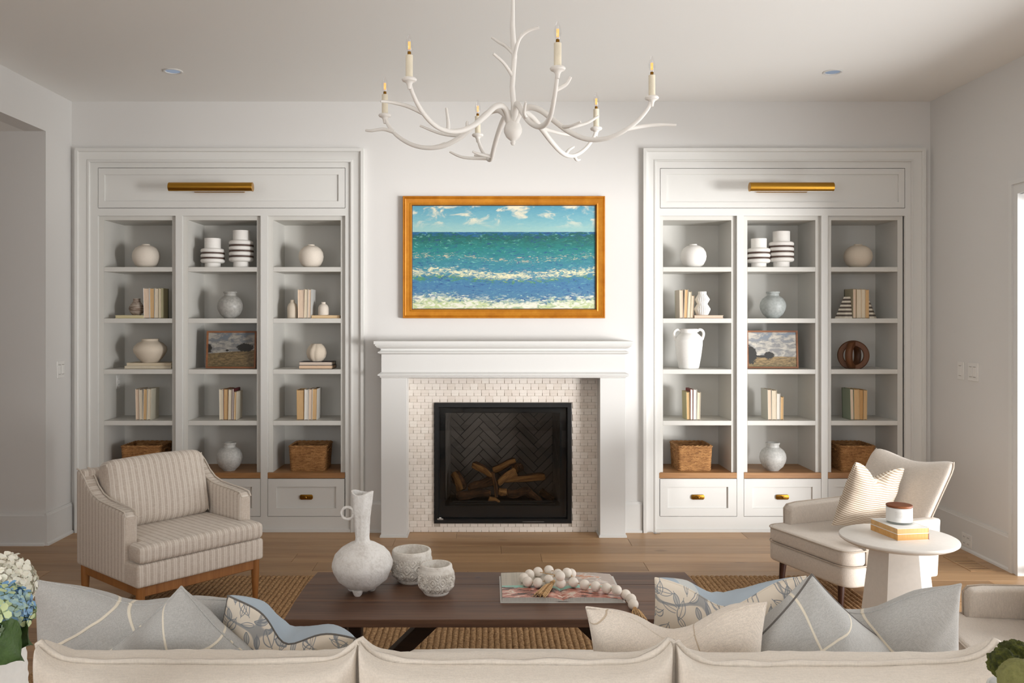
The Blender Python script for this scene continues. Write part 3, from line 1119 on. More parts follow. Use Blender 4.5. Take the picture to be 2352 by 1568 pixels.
def painting_field(name, dark, sx):
    t = NT(name)
    o = t.coord()
    x, _, z = t.xyz(o)
    zz = t.math('DIVIDE', z, .26)
    xx = t.math('DIVIDE', x, .34)
    cl = t.noise(t.map(o, (1, 1, 2.4)), 16, 5, .6, .5)
    gr = t.noise(t.map(o, (.5, 1, 2)), 70, 5, .7)
    k = .62 if dark else 1.0

    def cc(h):
        a = lin(h)
        return (a[0] * k, a[1] * k, a[2] * k, 1)
    sky = t.mix(t.step(cl, .40, .62), cc('#8C8C8C'), cc('#C9C4B9'))
    sky = t.mix(t.math('MULTIPLY', t.step(cl, .52, .40), t.step(zz, .6, 1.0)), sky, cc('#7F8B98'))
    fld = t.mix(t.step(gr, .38, .62), cc('#6B5B3F'), cc('#A48A60'))
    fld = t.mix(t.step(t.math('ADD', zz, t.math('MULTIPLY', gr, .1)), .20, .05), fld, cc('#58583A'))
    hor = t.math('ADD', t.math('MULTIPLY', xx, .10 if dark else -.02), .46 if dark else .33)
    c = t.mix(t.step(t.math('SUBTRACT', zz, hor), -.012, .012), fld, sky)
    nz = t.math('MULTIPLY_ADD', t.noise(o, 48, 6, .75), .5, -.25)
    for (tx, tz, rx, rz) in (((.30, .58, .17, .12), (-.50, .55, .08, .13), (-.09, .50, .035, .03)) if dark else ((-.47, .36, .15, .26), (-.07, .36, .10, .10), (-.22, .33, .16, .035))):
        d = t.math('ADD', t.math('POWER', t.math('DIVIDE', t.math('SUBTRACT', xx, tx), rx), 2.0), t.math('POWER', t.math('DIVIDE', t.math('SUBTRACT', zz, tz), rz), 2.0))
        d = t.math('ADD', d, t.math('MULTIPLY', nz, 6.0))
        c = t.mix(t.step(d, 1.15, .8), c, cc('#2C2A26'))
    t.bump(gr, .12, .001)
    return t.fin(c, .45)


M['fielddark'] = painting_field('dusk_field_print', True, 1)
M['field'] = painting_field('pale_field_print', False, 1)

pt = thing('framed_painting', 'blue-green seascape painting in a wide gilt frame above the mantelpiece', 'painting', (PX(1157.5), 0, PZ(730, -.04)))
fa, fb, fc, fd = PX(924.8, -.04), PX(1390, -.04), PZ(730.8, -.04), PZ(449.7, -.04)
ia = PX(946.2, -.03) - fa
obj('frame', sweep(bmesh.new(), [(0, -.002), (0, -.036), (.003, -.042), (.009, -.042), (.012, -.038), (.014, -.038), (.018, -.043), (.024, -.040), (ia - .016, -.036), (ia - .010, -.038), (ia - .006, -.037), (ia - .002, -.030), (ia, -.024), (ia, -.012)], fa, fb, fc, fd), 'gold', pt, smooth=20)
obj('dark_rebate', sweep(bmesh.new(), [(ia - .004, -.0255), (ia, -.0265), (ia + .0035, -.0245), (ia + .0035, -.012)], fa, fb, fc, fd), 'browncer', pt, smooth=0)
cv = BM((fa + ia - .004, fb - ia + .004, -.020, -.012, fc + ia - .004, fd - ia + .004))
cvo = obj('canvas', cv, 'sea', pt, smooth=0)
cvo.data.transform(Matrix.Translation(-Vector((0, 0, fc + ia - PZ(730, -.04)))))
cvo.location = (0, 0, fc + ia - PZ(730, -.04))


def picture_light(px, label):
    Y = -.195
    xm = PX(px, Y)
    zc = PZ(429.5, Y)
    t = thing('picture_light', label, 'picture light', (xm, 0, zc), 0, 'brass picture lights')
    L, r = PX(580.5, Y) - PX(388, Y), .0325
    bm = bmesh.new()
    pr = [(Y + r * math.cos(a), zc + r * math.sin(a)) for a in [R(-62 + k * 304 / 20) for k in range(21)]]
    prism(bm, pr, xm - L / 2, xm + L / 2, 'x', .001, 1)
    obj('shade', bm, 'brass', t, smooth=30)
    obj('lens', BM((xm - L / 2 + .006, xm + L / 2 - .006, Y - .013, Y + .013, zc - .0295, zc - .0275)), 'plastic', t, smooth=0)
    bm = bmesh.new()
    tube(bm, spline([(xm, -.012, zc + .018), (xm, -.06, zc + .018), (xm, -.13, zc + .012), (xm, Y + .018, zc + .004)], 5), .007, 10)
    obj('arm', bm, 'brass', t)
    zp = PZ(441.5, -.016) + .035
    obj('backplate', BM((xm - .178, xm + .178, -.016, .007, zp - .035, zp + .018), bev=.003), 'brass', t, smooth=0)
    return t


picture_light(484.5, 'brass picture light over the left bookcase')
picture_light(1817.5, 'brass picture light over the right bookcase')


def downlight(px, py, label):
    p = Vector((0, 0, 0))
    d = FPX * (HC - CH) / (CY - py)
    x, y = (px - CX) * d / FPX, d - CD
    t = thing('ceiling_downlight', label, 'ceiling light', (x, y, HC), 0, 'recessed ceiling downlights')
    obj('trim_ring', lathe(bmesh.new(), [(.060, 0), (.060, -.003), (.056, -.006), (.047, -.005), (.044, -.001), (.044, .0)], 40, (x, y, HC)), 'trim', t)
    obj('lens', lathe(bmesh.new(), [(.0, -.0012), (.044, -.0012)], 40, (x, y, HC)), 'downlight', t, smooth=0)


downlight(397, 163, 'round recessed downlight in the ceiling over the left bookcase')
downlight(1912.5, 165, 'round recessed downlight in the ceiling over the right bookcase')

# ------------------------------------------------------------------ chandelier
hx, hy = .098, 3.465 - CD
HCUP = CH + .845
ch = thing('chandelier', 'white plaster branch chandelier with six candle lamps hanging over the coffee table', 'chandelier', (hx, hy, 2.19))
DC = 3.465


def cz(py):
    return CH - (py - CY) * DC / FPX


def cxx(px):
    return (px - CX) * DC / FPX


bm = lathe(bmesh.new(), [(0, cz(334)), (.006, cz(333)), (.0105, cz(328)), (.0085, cz(324)), (.013, cz(322)), (.027, cz(315)), (.036, cz(304)), (.0365, cz(296)), (.031, cz(286)), (.023, cz(278)), (.016, cz(268)), (.012, cz(255))], 32, (hx, hy, 0))
obj('body', bm, 'plaster', ch)
bm = bmesh.new()
tube(bm, [(hx, hy, cz(285)), (hx + .003, hy, cz(240)), (hx - .003, hy, cz(200)), (hx + .002, hy, cz(160)), (hx + .006, hy, cz(130)), (hx + .002, hy, cz(100)), (hx - .002, hy, cz(60)), (hx, hy, cz(20)), (hx, hy, HC)],
     [.012, .011, .0105, .0105, .011, .012, .010, .0075, .0065], 14)


def tw(pts, r0, r1):
    s = spline(pts, 5)
    return s, [r0 + (r1 - r0) * i / (len(s) - 1) for i in range(len(s))]


for pts, r0, r1 in (([(1178, 122, 0), (1163, 105, .01), (1147, 92, .03), (1130, 77, .05)], .008, .005),
                    ([(1178, 178, 0), (1170, 165, -.01), (1155, 148, -.03), (1133, 132, -.05)], .008, .0055),
                    ([(1180, 140, 0), (1187, 108, -.02), (1196, 90, -.03), (1213, 78, -.04), (1236, 73, -.05)], .0085, .0055),
                    ([(1194, 93, -.03), (1197, 84, -.035)], .006, .004)):
    s, rr2 = tw([(cxx(a), hy + d, cz(b)) for a, b, d in pts], r0, r1)
    tube(bm, s, rr2, 10)
obj('stem', bm, 'plaster', ch, smooth=60)
obj('canopy', lathe(bmesh.new(), [(.0, -.03), (.03, -.028), (.06, -.012), (.065, 0)], 32, (hx, hy, HC)), 'plaster', ch)

ARM = [(.008, 2.268), (.024, 2.318), (.060, 2.350), (.110, 2.340), (.165, 2.297), (.225, 2.250), (.295, 2.217), (.365, 2.212), (.430, 2.230), (.490, 2.268), (.530, 2.312), (.546, 2.345), (.549, HCUP)]
TW = {-14.5: [((.455, 2.243), (.52, .02, 2.258), (.58, .03, 2.262), (.64, .035, 2.258)), ((.21, 2.262), (.25, .03, 2.275), (.29, .06, 2.292), (.33, .10, 2.325)), ((.20, 2.27), (.235, -.03, 2.262), (.28, -.05, 2.272))],
      45.5: [((.40, 2.220), (.47, .05, 2.215), (.53, .08, 2.228)), ((.33, 2.212), (.34, -.01, 2.232), (.37, -.015, 2.25)), ((.16, 2.30), (.26, -.04, 2.285), (.34, -.06, 2.287))],
      105.5: [((.43, 2.23), (.46, .09, 2.235), (.48, .15, 2.262)), ((.30, 2.215), (.30, .06, 2.222), (.30, .09, 2.232)), ((.47, 2.25), (.50, .03, 2.255))],
      165.5: [((.505, 2.285), (.55, .01, 2.298), (.60, .02, 2.292), (.625, .02, 2.296)), ((.33, 2.213), (.31, -.01, 2.222), (.29, -.02, 2.234)), ((.18, 2.285), (.24, -.06, 2.27), (.33, -.08, 2.287), (.42, -.08, 2.325))],
      225.5: [((.475, 2.255), (.51, -.05, 2.282), (.56, -.08, 2.292), (.60, -.09, 2.290)), ((.345, 2.213), (.34, -.015, 2.245), (.34, -.025, 2.300)), ((.255, 2.232), (.25, -.006, 2.252), (.247, -.006, 2.262))],
      285.5: [((.515, 2.295), (.52, .03, 2.315), (.53, .045, 2.34)), ((.20, 2.268), (.24, -.03, 2.28), (.275, -.035, 2.31)), ((.30, 2.216), (.30, .03, 2.23), (.31, .05, 2.26))]}
for deg, tws in TW.items():
    ca, sa = math.cos(R(deg)), math.sin(R(deg))

    def A3(r, s, z):
        return Vector((hx + r * ca - s * sa, hy + r * sa + s * ca, z))
    s = spline([A3(r, .012 * math.sin(r * 14 + deg), z) for r, z in ARM], 6)
    n = len(s)
    bm = bmesh.new()
    tube(bm, s, [.0135 - .0065 * min(1, i / n * 1.15) for i in range(n)], 12)
    for q in tws:
        pts = [A3(q[0][0], .012 * math.sin(q[0][0] * 14 + deg), q[0][1])] + [A3(*k) for k in q[1:]]
        ss, rr2 = tw(pts, .0085, .0045)
        tube(bm, ss, rr2, 8)
    arm = obj('arm', bm, 'plaster', ch, smooth=60)
    c = A3(.549, .012 * math.sin(.549 * 14 + deg), HCUP)
    obj('drip_cup', lathe(bmesh.new(), [(.006, -.03), (.009, -.014), (.014, -.006), (.024, -.002), (.027, .004), (.024, .009), (.0, .010)], 24, c), 'plaster', arm)
    obj('candle_sleeve', lathe(bmesh.new(), [(.0128, .008), (.0128, .090), (.010, .0905), (0, .0905)], 20, c), 'wax', arm)
    bm = lathe(bmesh.new(), [(.0055, .090), (.0065, .096), (.006, .103)], 16, c)
    obj('bulb_base', bm, 'brassd', arm)
    obj('bulb', lathe(bmesh.new(), [(.006, .102), (.010, .110), (.0135, .122), (.0130, .134), (.009, .150), (.004, .163), (0, .167)], 20, c), 'bulbglass', arm)
    bm = bmesh.new()
    for k in range(4):
        a = R(45 + 90 * k)
        tube(bm, [(c.x + .0035 * math.cos(a), c.y + .0035 * math.sin(a), c.z + .112), (c.x + .0035 * math.cos(a), c.y + .0035 * math.sin(a), c.z + .138)], .0017, 6)
    obj('filament', bm, 'filament', arm)

# ================================================================== things on the shelves
def vase(name, prof, px0, px1, ytop, ybot, z, label, mat, Y=.13, group=None, seg=48, fn=None, cat='vase'):
    """profile in units of (half width, height) scaled to the picture box, standing at z"""
    cx = PX((px0 + px1) / 2, Y)
    hw = (PX(px1, Y) - PX(px0, Y)) / 2
    h = PZ(ytop, Y) - PZ(ybot, Y)
    bm = lathe(bmesh.new(), [(r * hw, q * h) for r, q in prof], seg, (cx, Y, z), fn)
    return solo(name, bm, mat, label, cat, (cx, Y, z), group)


ROUND = [(.0, .0), (.40, 0), (.52, .02), (.78, .13), (.95, .32), (1, .48), (.95, .66), (.78, .82), (.52, .92), (.30, .957), (.28, .965), (.28, 1.0), (.22, 1.0), (.21, .95), (.0, .90)]
g1 = 'round cream bud vases on the top shelves'
z = ZS[0]
vase('round_vase', ROUND, 305, 366, 558, 612, z, 'round cream bud vase on the top left shelf of the left bookcase', 'ceramic', group=g1)
vase('round_vase', ROUND, 686, 743, 559, 612, z, 'round cream bud vase on the top right shelf of the left bookcase', 'ceramic', group=g1)
vase('round_vase', ROUND, 1563, 1622, 558, 612, z, 'round white bud vase on the top left shelf of the right bookcase', 'ceramicw', group=g1)
vase('round_vase', ROUND, 1939.5, 2002, 557, 611, z, 'round sand bud vase on the top right shelf of the right bookcase', 'ceramict', group=g1)
JAR = [(0, 0), (.44, 0), (.46, .02), (.50, .04), (.76, .15), (.94, .32), (1, .46), (.95, .60), (.80, .73), (.58, .81), (.48, .835), (.46, .86), (.46, .93), (.52, .945), (.53, .98), (.50, 1.0), (.42, 1.0), (.39, .93), (.39, .84), (.0, .80)]
g2 = 'round grey jars with short necks'
vase('round_jar', JAR, 499.6, 558, 669, 730.5, ZS[1], 'dark grey round jar on the second shelf of the left bookcase', 'ceramicg', group=g2)
vase('round_jar', JAR, 1746, 1804.5, 668, 729.5, ZS[1], 'blue-grey round jar on the second shelf of the right bookcase', 'ceramicb', group=g2)
vase('round_jar', JAR, 497.5, 556.6, 1013, 1077, ZS[4], 'speckled grey round jar on the wooden counter of the left bookcase', 'ceramicg2', Y=.10, group=g2)
vase('round_jar', JAR, 1745, 1805, 1012, 1076, ZS[4], 'pale grey round jar on the wooden counter of the right bookcase', 'ceramicg2', Y=.10, group=g2)


def ringed(px0, px1, ytop, ybot, n, necktop, label):
    Y = .12
    cx, hw = PX((px0 + px1) / 2, Y), (PX(px1, Y) - PX(px0, Y)) / 2
    h = PZ(ytop, Y) - PZ(ybot, Y)
    z = ZS[0]
    t = thing('ringed_vase', label, 'vase', (cx, Y, z), 0, 'white ringed cylinder vases')
    nk, zb, zt = .68 * hw, .15 * h, necktop * h
    pr = [(0, 0), (nk * .96, 0), (nk * .96, zb)]
    rings = []
    step = (zt - zb) / n
    for k in range(n):
        zc = zb + (k + .5) * step
        hh = step * .44
        for a in range(-80, 81, 20):
            pr.append((hw - hh + hh * math.cos(R(a)), zc + hh * math.sin(R(a))))
        if k < n - 1:
            rings.append(zc + step / 2)
            pr += [(hw * .86, zc + step * .46), (hw * .86, zc + step * .54)]
    pr += [(nk, zt), (nk, h), (nk - .006, h), (nk - .006, h - .02), (0, h - .02)]
    obj('body', lathe(bmesh.new(), pr, 40, (cx, Y, z)), 'ceramicw', t)
    for k, q in enumerate(rings):
        if (n == 3) or k < n - 1 or n == 4:
            obj('brown_band', lathe(bmesh.new(), [(hw * .84, q - step * .15), (hw * .985, q - step * .13), (hw * .985, q + step * .13), (hw * .84, q + step * .15)], 40, (cx, Y, z)), 'browncer', t, smooth=0, label='thin dark brown band between the rings')


ringed(461.8, 515.5, 546, 613, 3, .66, 'shorter white ringed vase with three rings in the left bookcase')
ringed(526.7, 582.4, 528, 613, 4, .74, 'taller white ringed vase with four rings in the left bookcase')
ringed(1717, 1768.5, 545, 611.5, 3, .68, 'shorter white ringed vase with three rings in the right bookcase')
ringed(1766.5, 1822.5, 528.5, 611.5, 4, .72, 'taller white ringed vase with four rings in the right bookcase')

def strie(name, c1, c2, k):
    t = NT(name)
    o = t.coord()
    n = t.noise(t.map(o, (1, 1, 14)), 16, 4, .6, .4)
    t.bump(n, .5, .003)
    return t.fin(t.mix(t.step(n, .40, .60), lin(c1), lin(c2)), .8)


M['strie'] = strie('brushed_brown_glaze', '#6B5748', '#B3A699', 1)
vase('small_vase', [(0, 0), (.5, 0), (.62, .05), (.90, .22), (1, .38), (.95, .50), (.70, .68), (.50, .80), (.46, .86), (.46, .97), (.50, 1), (.40, 1), (.38, .85), (0, .8)], 297, 331, 684, 722.5, ZS[1] + .0225, 'small brown striated vase on a flat book in the left bookcase', 'strie', Y=.11)
vase('squat_vase', [(0, 0), (.42, 0), (.50, .03), (.76, .22), (.95, .42), (1, .56), (.95, .68), (.74, .82), (.55, .88), (.50, .92), (.52, .985), (.50, 1), (.44, .99), (.42, .92), (0, .85)], 308, 382, 780, 834.5, ZS[2] + .043, 'wide squat cream vase on two flat books in the left bookcase', 'ceramict', Y=.14)
BOT = [(0, 0), (.92, 0), (1, .03), (1, .50), (.95, .62), (.78, .76), (.50, .84), (.40, .87), (.40, .985), (.36, 1), (.28, 1), (.27, .86), (0, .82)]
vase('bottle_vase', BOT, 660, 683.5, 688, 730.5, ZS[1], 'cream bottle vase left of the books in the right column of the left bookcase', 'ceramict', Y=.10)
vase('bottle_vase', BOT, 731, 755, 692.5, 723, ZS[1] + .022, 'small cream bottle vase on a flat book in the left bookcase', 'ceramic', Y=.10)


def lobes(r, z, a):
    return r * (1 + .10 * abs(math.sin(a * 4 + .4 * math.sin(z * 40))) - .05) if r > .02 else r


vase('lobed_vase', [(0, 0), (.5, 0), (.62, .04), (.90, .24), (1, .48), (.94, .70), (.74, .88), (.58, .96), (.50, 1), (.42, .97), (.36, .85), (0, .75)], 705, 749, 789, 829.5, ZS[2] + .052, 'cream lobed vase shaped like a closed bud on two dark-edged books', 'ceramict', Y=.12, seg=96, fn=lobes)


def ribs(r, z, a):
    return r * (1 + .045 * math.sin(a * 26)) if r > .015 else r


vase('ribbed_vase', [(0, 0), (.62, 0), (.72, .02), (1, .26), (.98, .28), (.62, .48), (.64, .50), (.90, .66), (.88, .69), (.52, .88), (.50, .90), (.50, 1), (.42, 1), (.42, .90), (0, .85)], 1595, 1631, 667.5, 722, ZS[1] + .022, 'white zigzag ribbed vase on a flat book in the right bookcase', 'jar', Y=.11, seg=156, fn=ribs)

# two-handled jar
Y = .13
cx, z0_ = PX(1582, Y), ZS[2]
u = (CD + Y) / FPX
jt = thing('handled_jar', 'tall white two-handled jar in the right bookcase', 'jar', (cx, Y, z0_))
obj('body', lathe(bmesh.new(), [(0, 0), (21.5 * u, 0), (23 * u, 2 * u), (28 * u, 30 * u), (31 * u, 55 * u), (31.3 * u, 64 * u), (29 * u, 72 * u), (22 * u, 79 * u), (18.5 * u, 82 * u), (18.5 * u, 87 * u), (20.5 * u, 90.5 * u), (18.5 * u, 91.5 * u), (15 * u, 88 * u), (0, 84 * u)], 48, (cx, Y, z0_)), 'jar', jt)
for s in (-1, 1):
    obj('handle', tube(bmesh.new(), spline([(cx + s * 18 * u, Y, z0_ + 85 * u), (cx + s * 25 * u, Y, z0_ + 89.5 * u), (cx + s * 32 * u, Y, z0_ + 86 * u), (cx + s * 34 * u, Y, z0_ + 78 * u), (cx + s * 30.5 * u, Y, z0_ + 66 * u)], 6), [3.2 * u] * 25, 12), 'jar', jt, smooth=60)

# ring sphere
cx, Y, z0_ = PX(1959.8, .13), .13, ZS[2]
rs = thing('ring_sphere', 'dark wooden sphere of crossed rings in the right bookcase', 'ornament', (cx, Y, z0_))
Ro = 34.3 * u
for k, dg in enumerate((-22.6, 47)):
    bm = bmesh.new()
    rings = []
    for i in range(56):
        a = 2 * math.pi * i / 56
        rr2 = Ro - .0008 * k
        hw = .0205
        sec = [(rr2 - .006, -hw), (rr2, -hw * .55), (rr2, hw * .55), (rr2 - .006, hw), (rr2 - .036, hw), (rr2 - .041, hw * .55), (rr2 - .041, -hw * .55), (rr2 - .036, -hw)]
        ring = []
        for (q, w_) in sec:
            p = Vector((q * math.cos(a), w_, q * math.sin(a)))
            p = Matrix.Rotation(R(dg), 4, 'Z') @ p
            p.z = max(p.z, -Ro * .88)
            ring.append(bm.verts.new((cx + p.x, Y + p.y, z0_ + Ro * .88 + p.z)))
        rings.append(ring)
    for i in range(56):
        for q in range(8):
            bm.faces.new((rings[i][q], rings[i][(q + 1) % 8], rings[(i + 1) % 56][(q + 1) % 8], rings[(i + 1) % 56][q]))
    obj('ring', bm, 'ringwood', rs, smooth=50)

# striped bookends
M['bone'] = plain('bone_inlay', '#D8CFBF', .55, ns=60, var=.08)
M['horn'] = plain('dark_inlay', '#54483E', .5, ns=60, var=.2)


def bookend(px_tip, px_base, px_wall, label):
    Y = .06
    zb, h = ZS[1], PZ(679, Y) - PZ(729, Y)
    xw, xt, xb_ = PX(px_wall, Y), PX(px_tip, Y), PX(px_base, Y)
    t = thing('bookend', label, 'bookend', ((xw + xb_) / 2, Y + .05, zb), 0, 'striped bookends')
    n = 11
    for k in range(n):
        a, b = k / n, (k + 1) / n
        ha = zb + h * a
        hb = zb + h * b
        bm = bmesh.new()
        vs = []
        for q, zz in ((a, ha), (b, hb)):
            xo = xb_ + (xt - xb_) * q
            d0, d1 = Y + .035 * q, Y + .10 - .035 * q
            xi = (xw + xo) / 2
            vs.append([bm.verts.new(p) for p in ((xw, d0, zz), (xi, d0, zz), (xo, Y + .05, zz), (xi, d1, zz), (xw, d1, zz))])
        for i in range(5):
            bm.faces.new((vs[0][i], vs[0][(i + 1) % 5], vs[1][(i + 1) % 5], vs[1][i]))
        bm.faces.new(vs[0])
        bm.faces.new(vs[1])
        obj('layer', bm, 'bone' if k % 2 == 0 else 'horn', t, smooth=0)


bookend(1945, 1923.5, 1958, 'striped bookend left of the books in the right bookcase')
bookend(2001, 2021, 1997.2, 'striped bookend right of the books in the right bookcase')


# framed landscapes leaning on the shelves
def small_picture(px0, px1, y0, y1, yaw, mat, label):
    Y = .10
    w, h = PX(px1, Y) - PX(px0, Y), PZ(y0, Y) - PZ(y1, Y)
    t = thing('framed_landscape', label, 'picture', (PX((px0 + px1) / 2, Y), Y, ZS[2] + .003), 0, 'small framed landscapes')
    t.rotation_euler = (R(-5), 0, R(yaw))
    fr = sweep(bmesh.new(), [(0, .018), (0, 0), (.012, 0), (.013, .006)], -w / 2, w / 2, 0, h)
    obj('frame', fr, 'framewood', t, False, 0)
    obj('print', BM((-w / 2 + .011, w / 2 - .011, .005, .012, .011, h - .011)), mat, t, False, 0)
    obj('backing', BM((-w / 2 + .003, w / 2 - .003, .012, .018, .003, h - .003)), 'browncer', t, False, 0)


small_picture(471, 587.5, 759, 845, -3, 'fielddark', 'dark framed landscape of a cloudy sky over a field in the left bookcase')
small_picture(1717, 1833.5, 758, 845, -3, 'field', 'pale framed landscape of a field with dark trees in the right bookcase')

# ------------------------------------------------------------------ books
PAGE = {}


def pagemat(h):
    if h not in PAGE:
        t = NT('page_edges_' + {'#': 'x'}.get(h[0], '') + h[1:])
        o = t.coord()
        n = t.noise(t.map(o, (1, .02, .02)), 900, 2)
        t.bump(n, .35, .001)
        a = lin(h)
        PAGE[h] = t.fin(t.mix(t.step(n, .35, .65), tuple(q * .80 for q in a[:3]) + (1,), a), .85)
    return PAGE[h]


COVER = {}


def covermat(h):
    if h not in COVER:
        COVER[h] = plain('book_cover_' + h[1:], h, .6, ns=200, bs=.05)
    return COVER[h]


def book(t, h, d, cov, page, label, group, loc, lean=0.0, yaw=0.0, flat=False, spine=None):
    """closed book with its page edges to the front (-Y); t thickness, h height, d depth"""
    b = thing('book', label, 'book', loc, 0, group)
    if flat:
        b.matrix_basis = Matrix.Translation(loc) @ Matrix.Rotation(R(yaw), 4, 'Z') @ Matrix.Translation((-h / 2, 0, t)) @ Matrix.Rotation(R(90), 4, 'Y')
    else:
        b.rotation_euler = (0, R(lean), R(yaw))
    c = .0022
    sp = .012 if spine else c
    obj('cover', BM((0, c, 0, d - sp, 0, h), (t - c, t, 0, d - sp, 0, h)), covermat(cov), b, False, 0)
    obj('spine', BM((0, t, d - sp, d, 0, h)), covermat(spine or cov), b, False, 0)
    obj('page_block', BM((c, t - c, .003, d - sp, .003, h - .004)), pagemat(page), b, False, 0)
    return b


CR, TA, PK, WH = '#E6D8C0', '#D9B483', '#E8D0B8', '#ECE7DD'
L4, R4 = 'fourth shelf of the left bookcase', 'fourth shelf of the right bookcase'
ROWS = [   # row, depth Y, place, group, books: (x0, x1, ytop, ybot, boards, pages, lean, words, spine)
    (1, .05, 'beside the small brown vase', 'books beside the small brown vase', [
        (329.8, 343.7, 661, 730.5, '#E6E0DA', PK, -1.2, 'pale pink-edged book, first'), (344, 354.5, 661, 730.5, '#D8D2C6', TA, -.6, 'tan-edged book, second'),
        (355, 364.5, 661, 730.5, '#DAD3C4', CR, .3, 'cream-edged book, third'), (365, 370.5, 661, 730.5, '#BDB491', CR, 0, 'slim book with dark green spine, last', '#22301F')]),
    (3, .07, 'left column, ' + L4, 'books in the left column on the ' + L4, [
        (311.5, 320.5, 890.5, 961.7, '#D8CCBB', PK, -1, 'pale pink-edged book, first'), (320.5, 328.5, 891.5, 961.7, '#C9C2B6', CR, -1, 'slim cream-edged book, second'),
        (328.5, 337.5, 890.5, 961.7, '#D6D0C4', TA, 1, 'tan-edged book, third'), (337.7, 346, 890, 961.7, '#D8D2BF', CR, 1.5, 'cream-edged book, last')]),
    (3, .07, 'middle column, ' + L4, 'books in the middle column on the ' + L4, [
        (504, 513, 891, 961.7, '#E2DACB', CR, -.5, 'cream-edged book, first'), (513.2, 524, 890.5, 961.7, '#8A5A45', TA, .3, 'tan-edged brown book, second'),
        (524.2, 532.0, 891.5, 961.7, '#C8BFAF', CR, .8, 'cream-edged book, third'), (532.4, 536.8, 890, 961.7, '#5A1E22', WH, 1, 'slim white-edged dark red book, fourth'),
        (537, 542.5, 897, 961.7, '#E0D6C2', TA, 1.3, 'shorter tan-edged book, last')]),
    (3, .07, 'right column, ' + L4, 'books in the right column on the ' + L4, [
        (681.7, 698.5, 893.5, 962.5, '#C9A36B', TA, -.5, 'thick tan-edged book, first'), (699, 708, 892, 962.5, '#E4E0DA', WH, .5, 'white-edged book, second'),
        (708.3, 716, 891.5, 962.5, '#D3C7B6', PK, 1, 'pink-edged book, third'), (716.3, 727.5, 891, 962.5, '#DAD6CE', TA, 1, 'tan-edged book with dark spine, last', '#3A332F')]),
    (1, .05, 'between the two cream bottles', 'books between the cream bottles', [
        (684, 698, 664, 730.5, '#E3D2BD', PK, -.3, 'thick pink-edged book, first'), (698.3, 706, 663, 730.5, '#DDCDB6', CR, 1, 'cream-edged book, second'),
        (706.2, 713.7, 663.5, 730.5, '#CBCAC6', PK, 1.3, 'pink-edged book with grey-white boards, last')]),
    (1, .05, 'beside the white ribbed vase', 'books beside the white ribbed vase', [
        (1561.5, 1570, 663.5, 729, '#CFC4B4', PK, -.8, 'pink-edged book with pale green spine, first', '#B9C29A'), (1570.6, 1578.5, 662.5, 729, '#D9CDBB', TA, 2.2, 'tan-edged leaning book, second'),
        (1579, 1586, 667.5, 729, '#DCD0B8', CR, 2.6, 'cream-edged leaning book, third'), (1586.5, 1592.5, 676.5, 729, '#C9B79E', PK, 3.0, 'shorter leaning book, last')]),
    (3, .07, 'left column, ' + R4, 'books in the left column on the ' + R4, [
        (1577.8, 1585.2, 896.5, 960.8, '#BDB58C', TA, -1, 'shorter tan-edged olive book, first'), (1585.5, 1592.3, 890, 960.8, '#7C2A26', WH, 0, 'white-edged red book, second'),
        (1592.6, 1600.6, 890.5, 960.8, '#D8D5CF', WH, .4, 'white-edged pale book, third'), (1601, 1608.5, 897, 960.8, '#D9CDB8', CR, 1.2, 'shorter cream-edged book, last')]),
    (3, .07, 'middle column, ' + R4, 'books in the middle column on the ' + R4, [
        (1763.7, 1772.8, 890, 960, '#C5C3B6', PK, -.8, 'pink-edged book, first'), (1773, 1784.3, 891.5, 960, '#D3C5AE', CR, -.3, 'thick cream-edged book, second'),
        (1784.6, 1792.5, 899, 960, '#E0DBD2', WH, .4, 'shorter white-edged book, third'), (1793, 1800, 907, 960, '#D2BC98', TA, .8, 'shortest tan-edged book, last')]),
    (3, .07, 'right column, ' + R4, 'books in the right column on the ' + R4, [
        (1954.3, 1962, 889, 960, '#9BA48C', PK, -1.4, 'pink-edged grey-green book, first', '#5C6B54'), (1962.3, 1974, 889.5, 960, '#D5BD93', TA, -.8, 'thick tan-edged book, second'),
        (1974.3, 1983.5, 890.5, 960, '#B88F5C', '#CBA06A', 0, 'brown-edged book, third'), (1983.8, 1992, 891.5, 960, '#D1B88F', TA, .6, 'tan-edged book, last')]),
    (1, .05, 'between the striped bookends', 'books between the striped bookends', [
        (1960, 1967.4, 661, 729, '#ADA489', PK, 0, 'pink-edged book with dark green spine, first', '#1E2A1C'), (1967.7, 1978.8, 661.5, 729, '#CDB696', CR, 0, 'thick cream-edged book, second'),
        (1979, 1988.4, 661.5, 729, '#D5C0A0', CR, 0, 'pale cream-edged book, third'), (1988.7, 1996.5, 663, 729, '#D6B68C', TA, 0, 'tan-edged book, last')]),
]
rb_ = random.Random(5)
for (row, Y, place, grp, bks) in ROWS:
    for bk_ in bks:
        (x0, x1, yt, yb2, cov, page, lean, words) = bk_[:8]
        w = PX(x1, Y) - PX(x0, Y)
        h = PZ(yt, Y) - PZ(yb2, Y)
        z = ZS[row] + max(0, math.sin(R(lean))) * w + .0003
        wd, nth = words.rsplit(', ', 1)
        words = wd + ', ' + (nth + ' from left' if nth != 'last' else 'last on right')
        book(w - .0006, h, .15 + rb_.uniform(-.008, .008), cov, page, words + ', ' + place, grp, (PX(x0, Y), Y + rb_.uniform(-.003, .005), z), lean, spine=bk_[8] if len(bk_) > 8 else None)


def flat(x0, x1, yt, yb2, row, z, cov, page, label, group=None, Y=.06, yaw=0, d=.17):
    w, t = PX(x1, Y) - PX(x0, Y), PZ(yt, Y) - PZ(yb2, Y)
    return book(t, w, d, cov, page, label, group, (PX((x0 + x1) / 2, Y), Y, ZS[row] + z), flat=True, yaw=yaw)


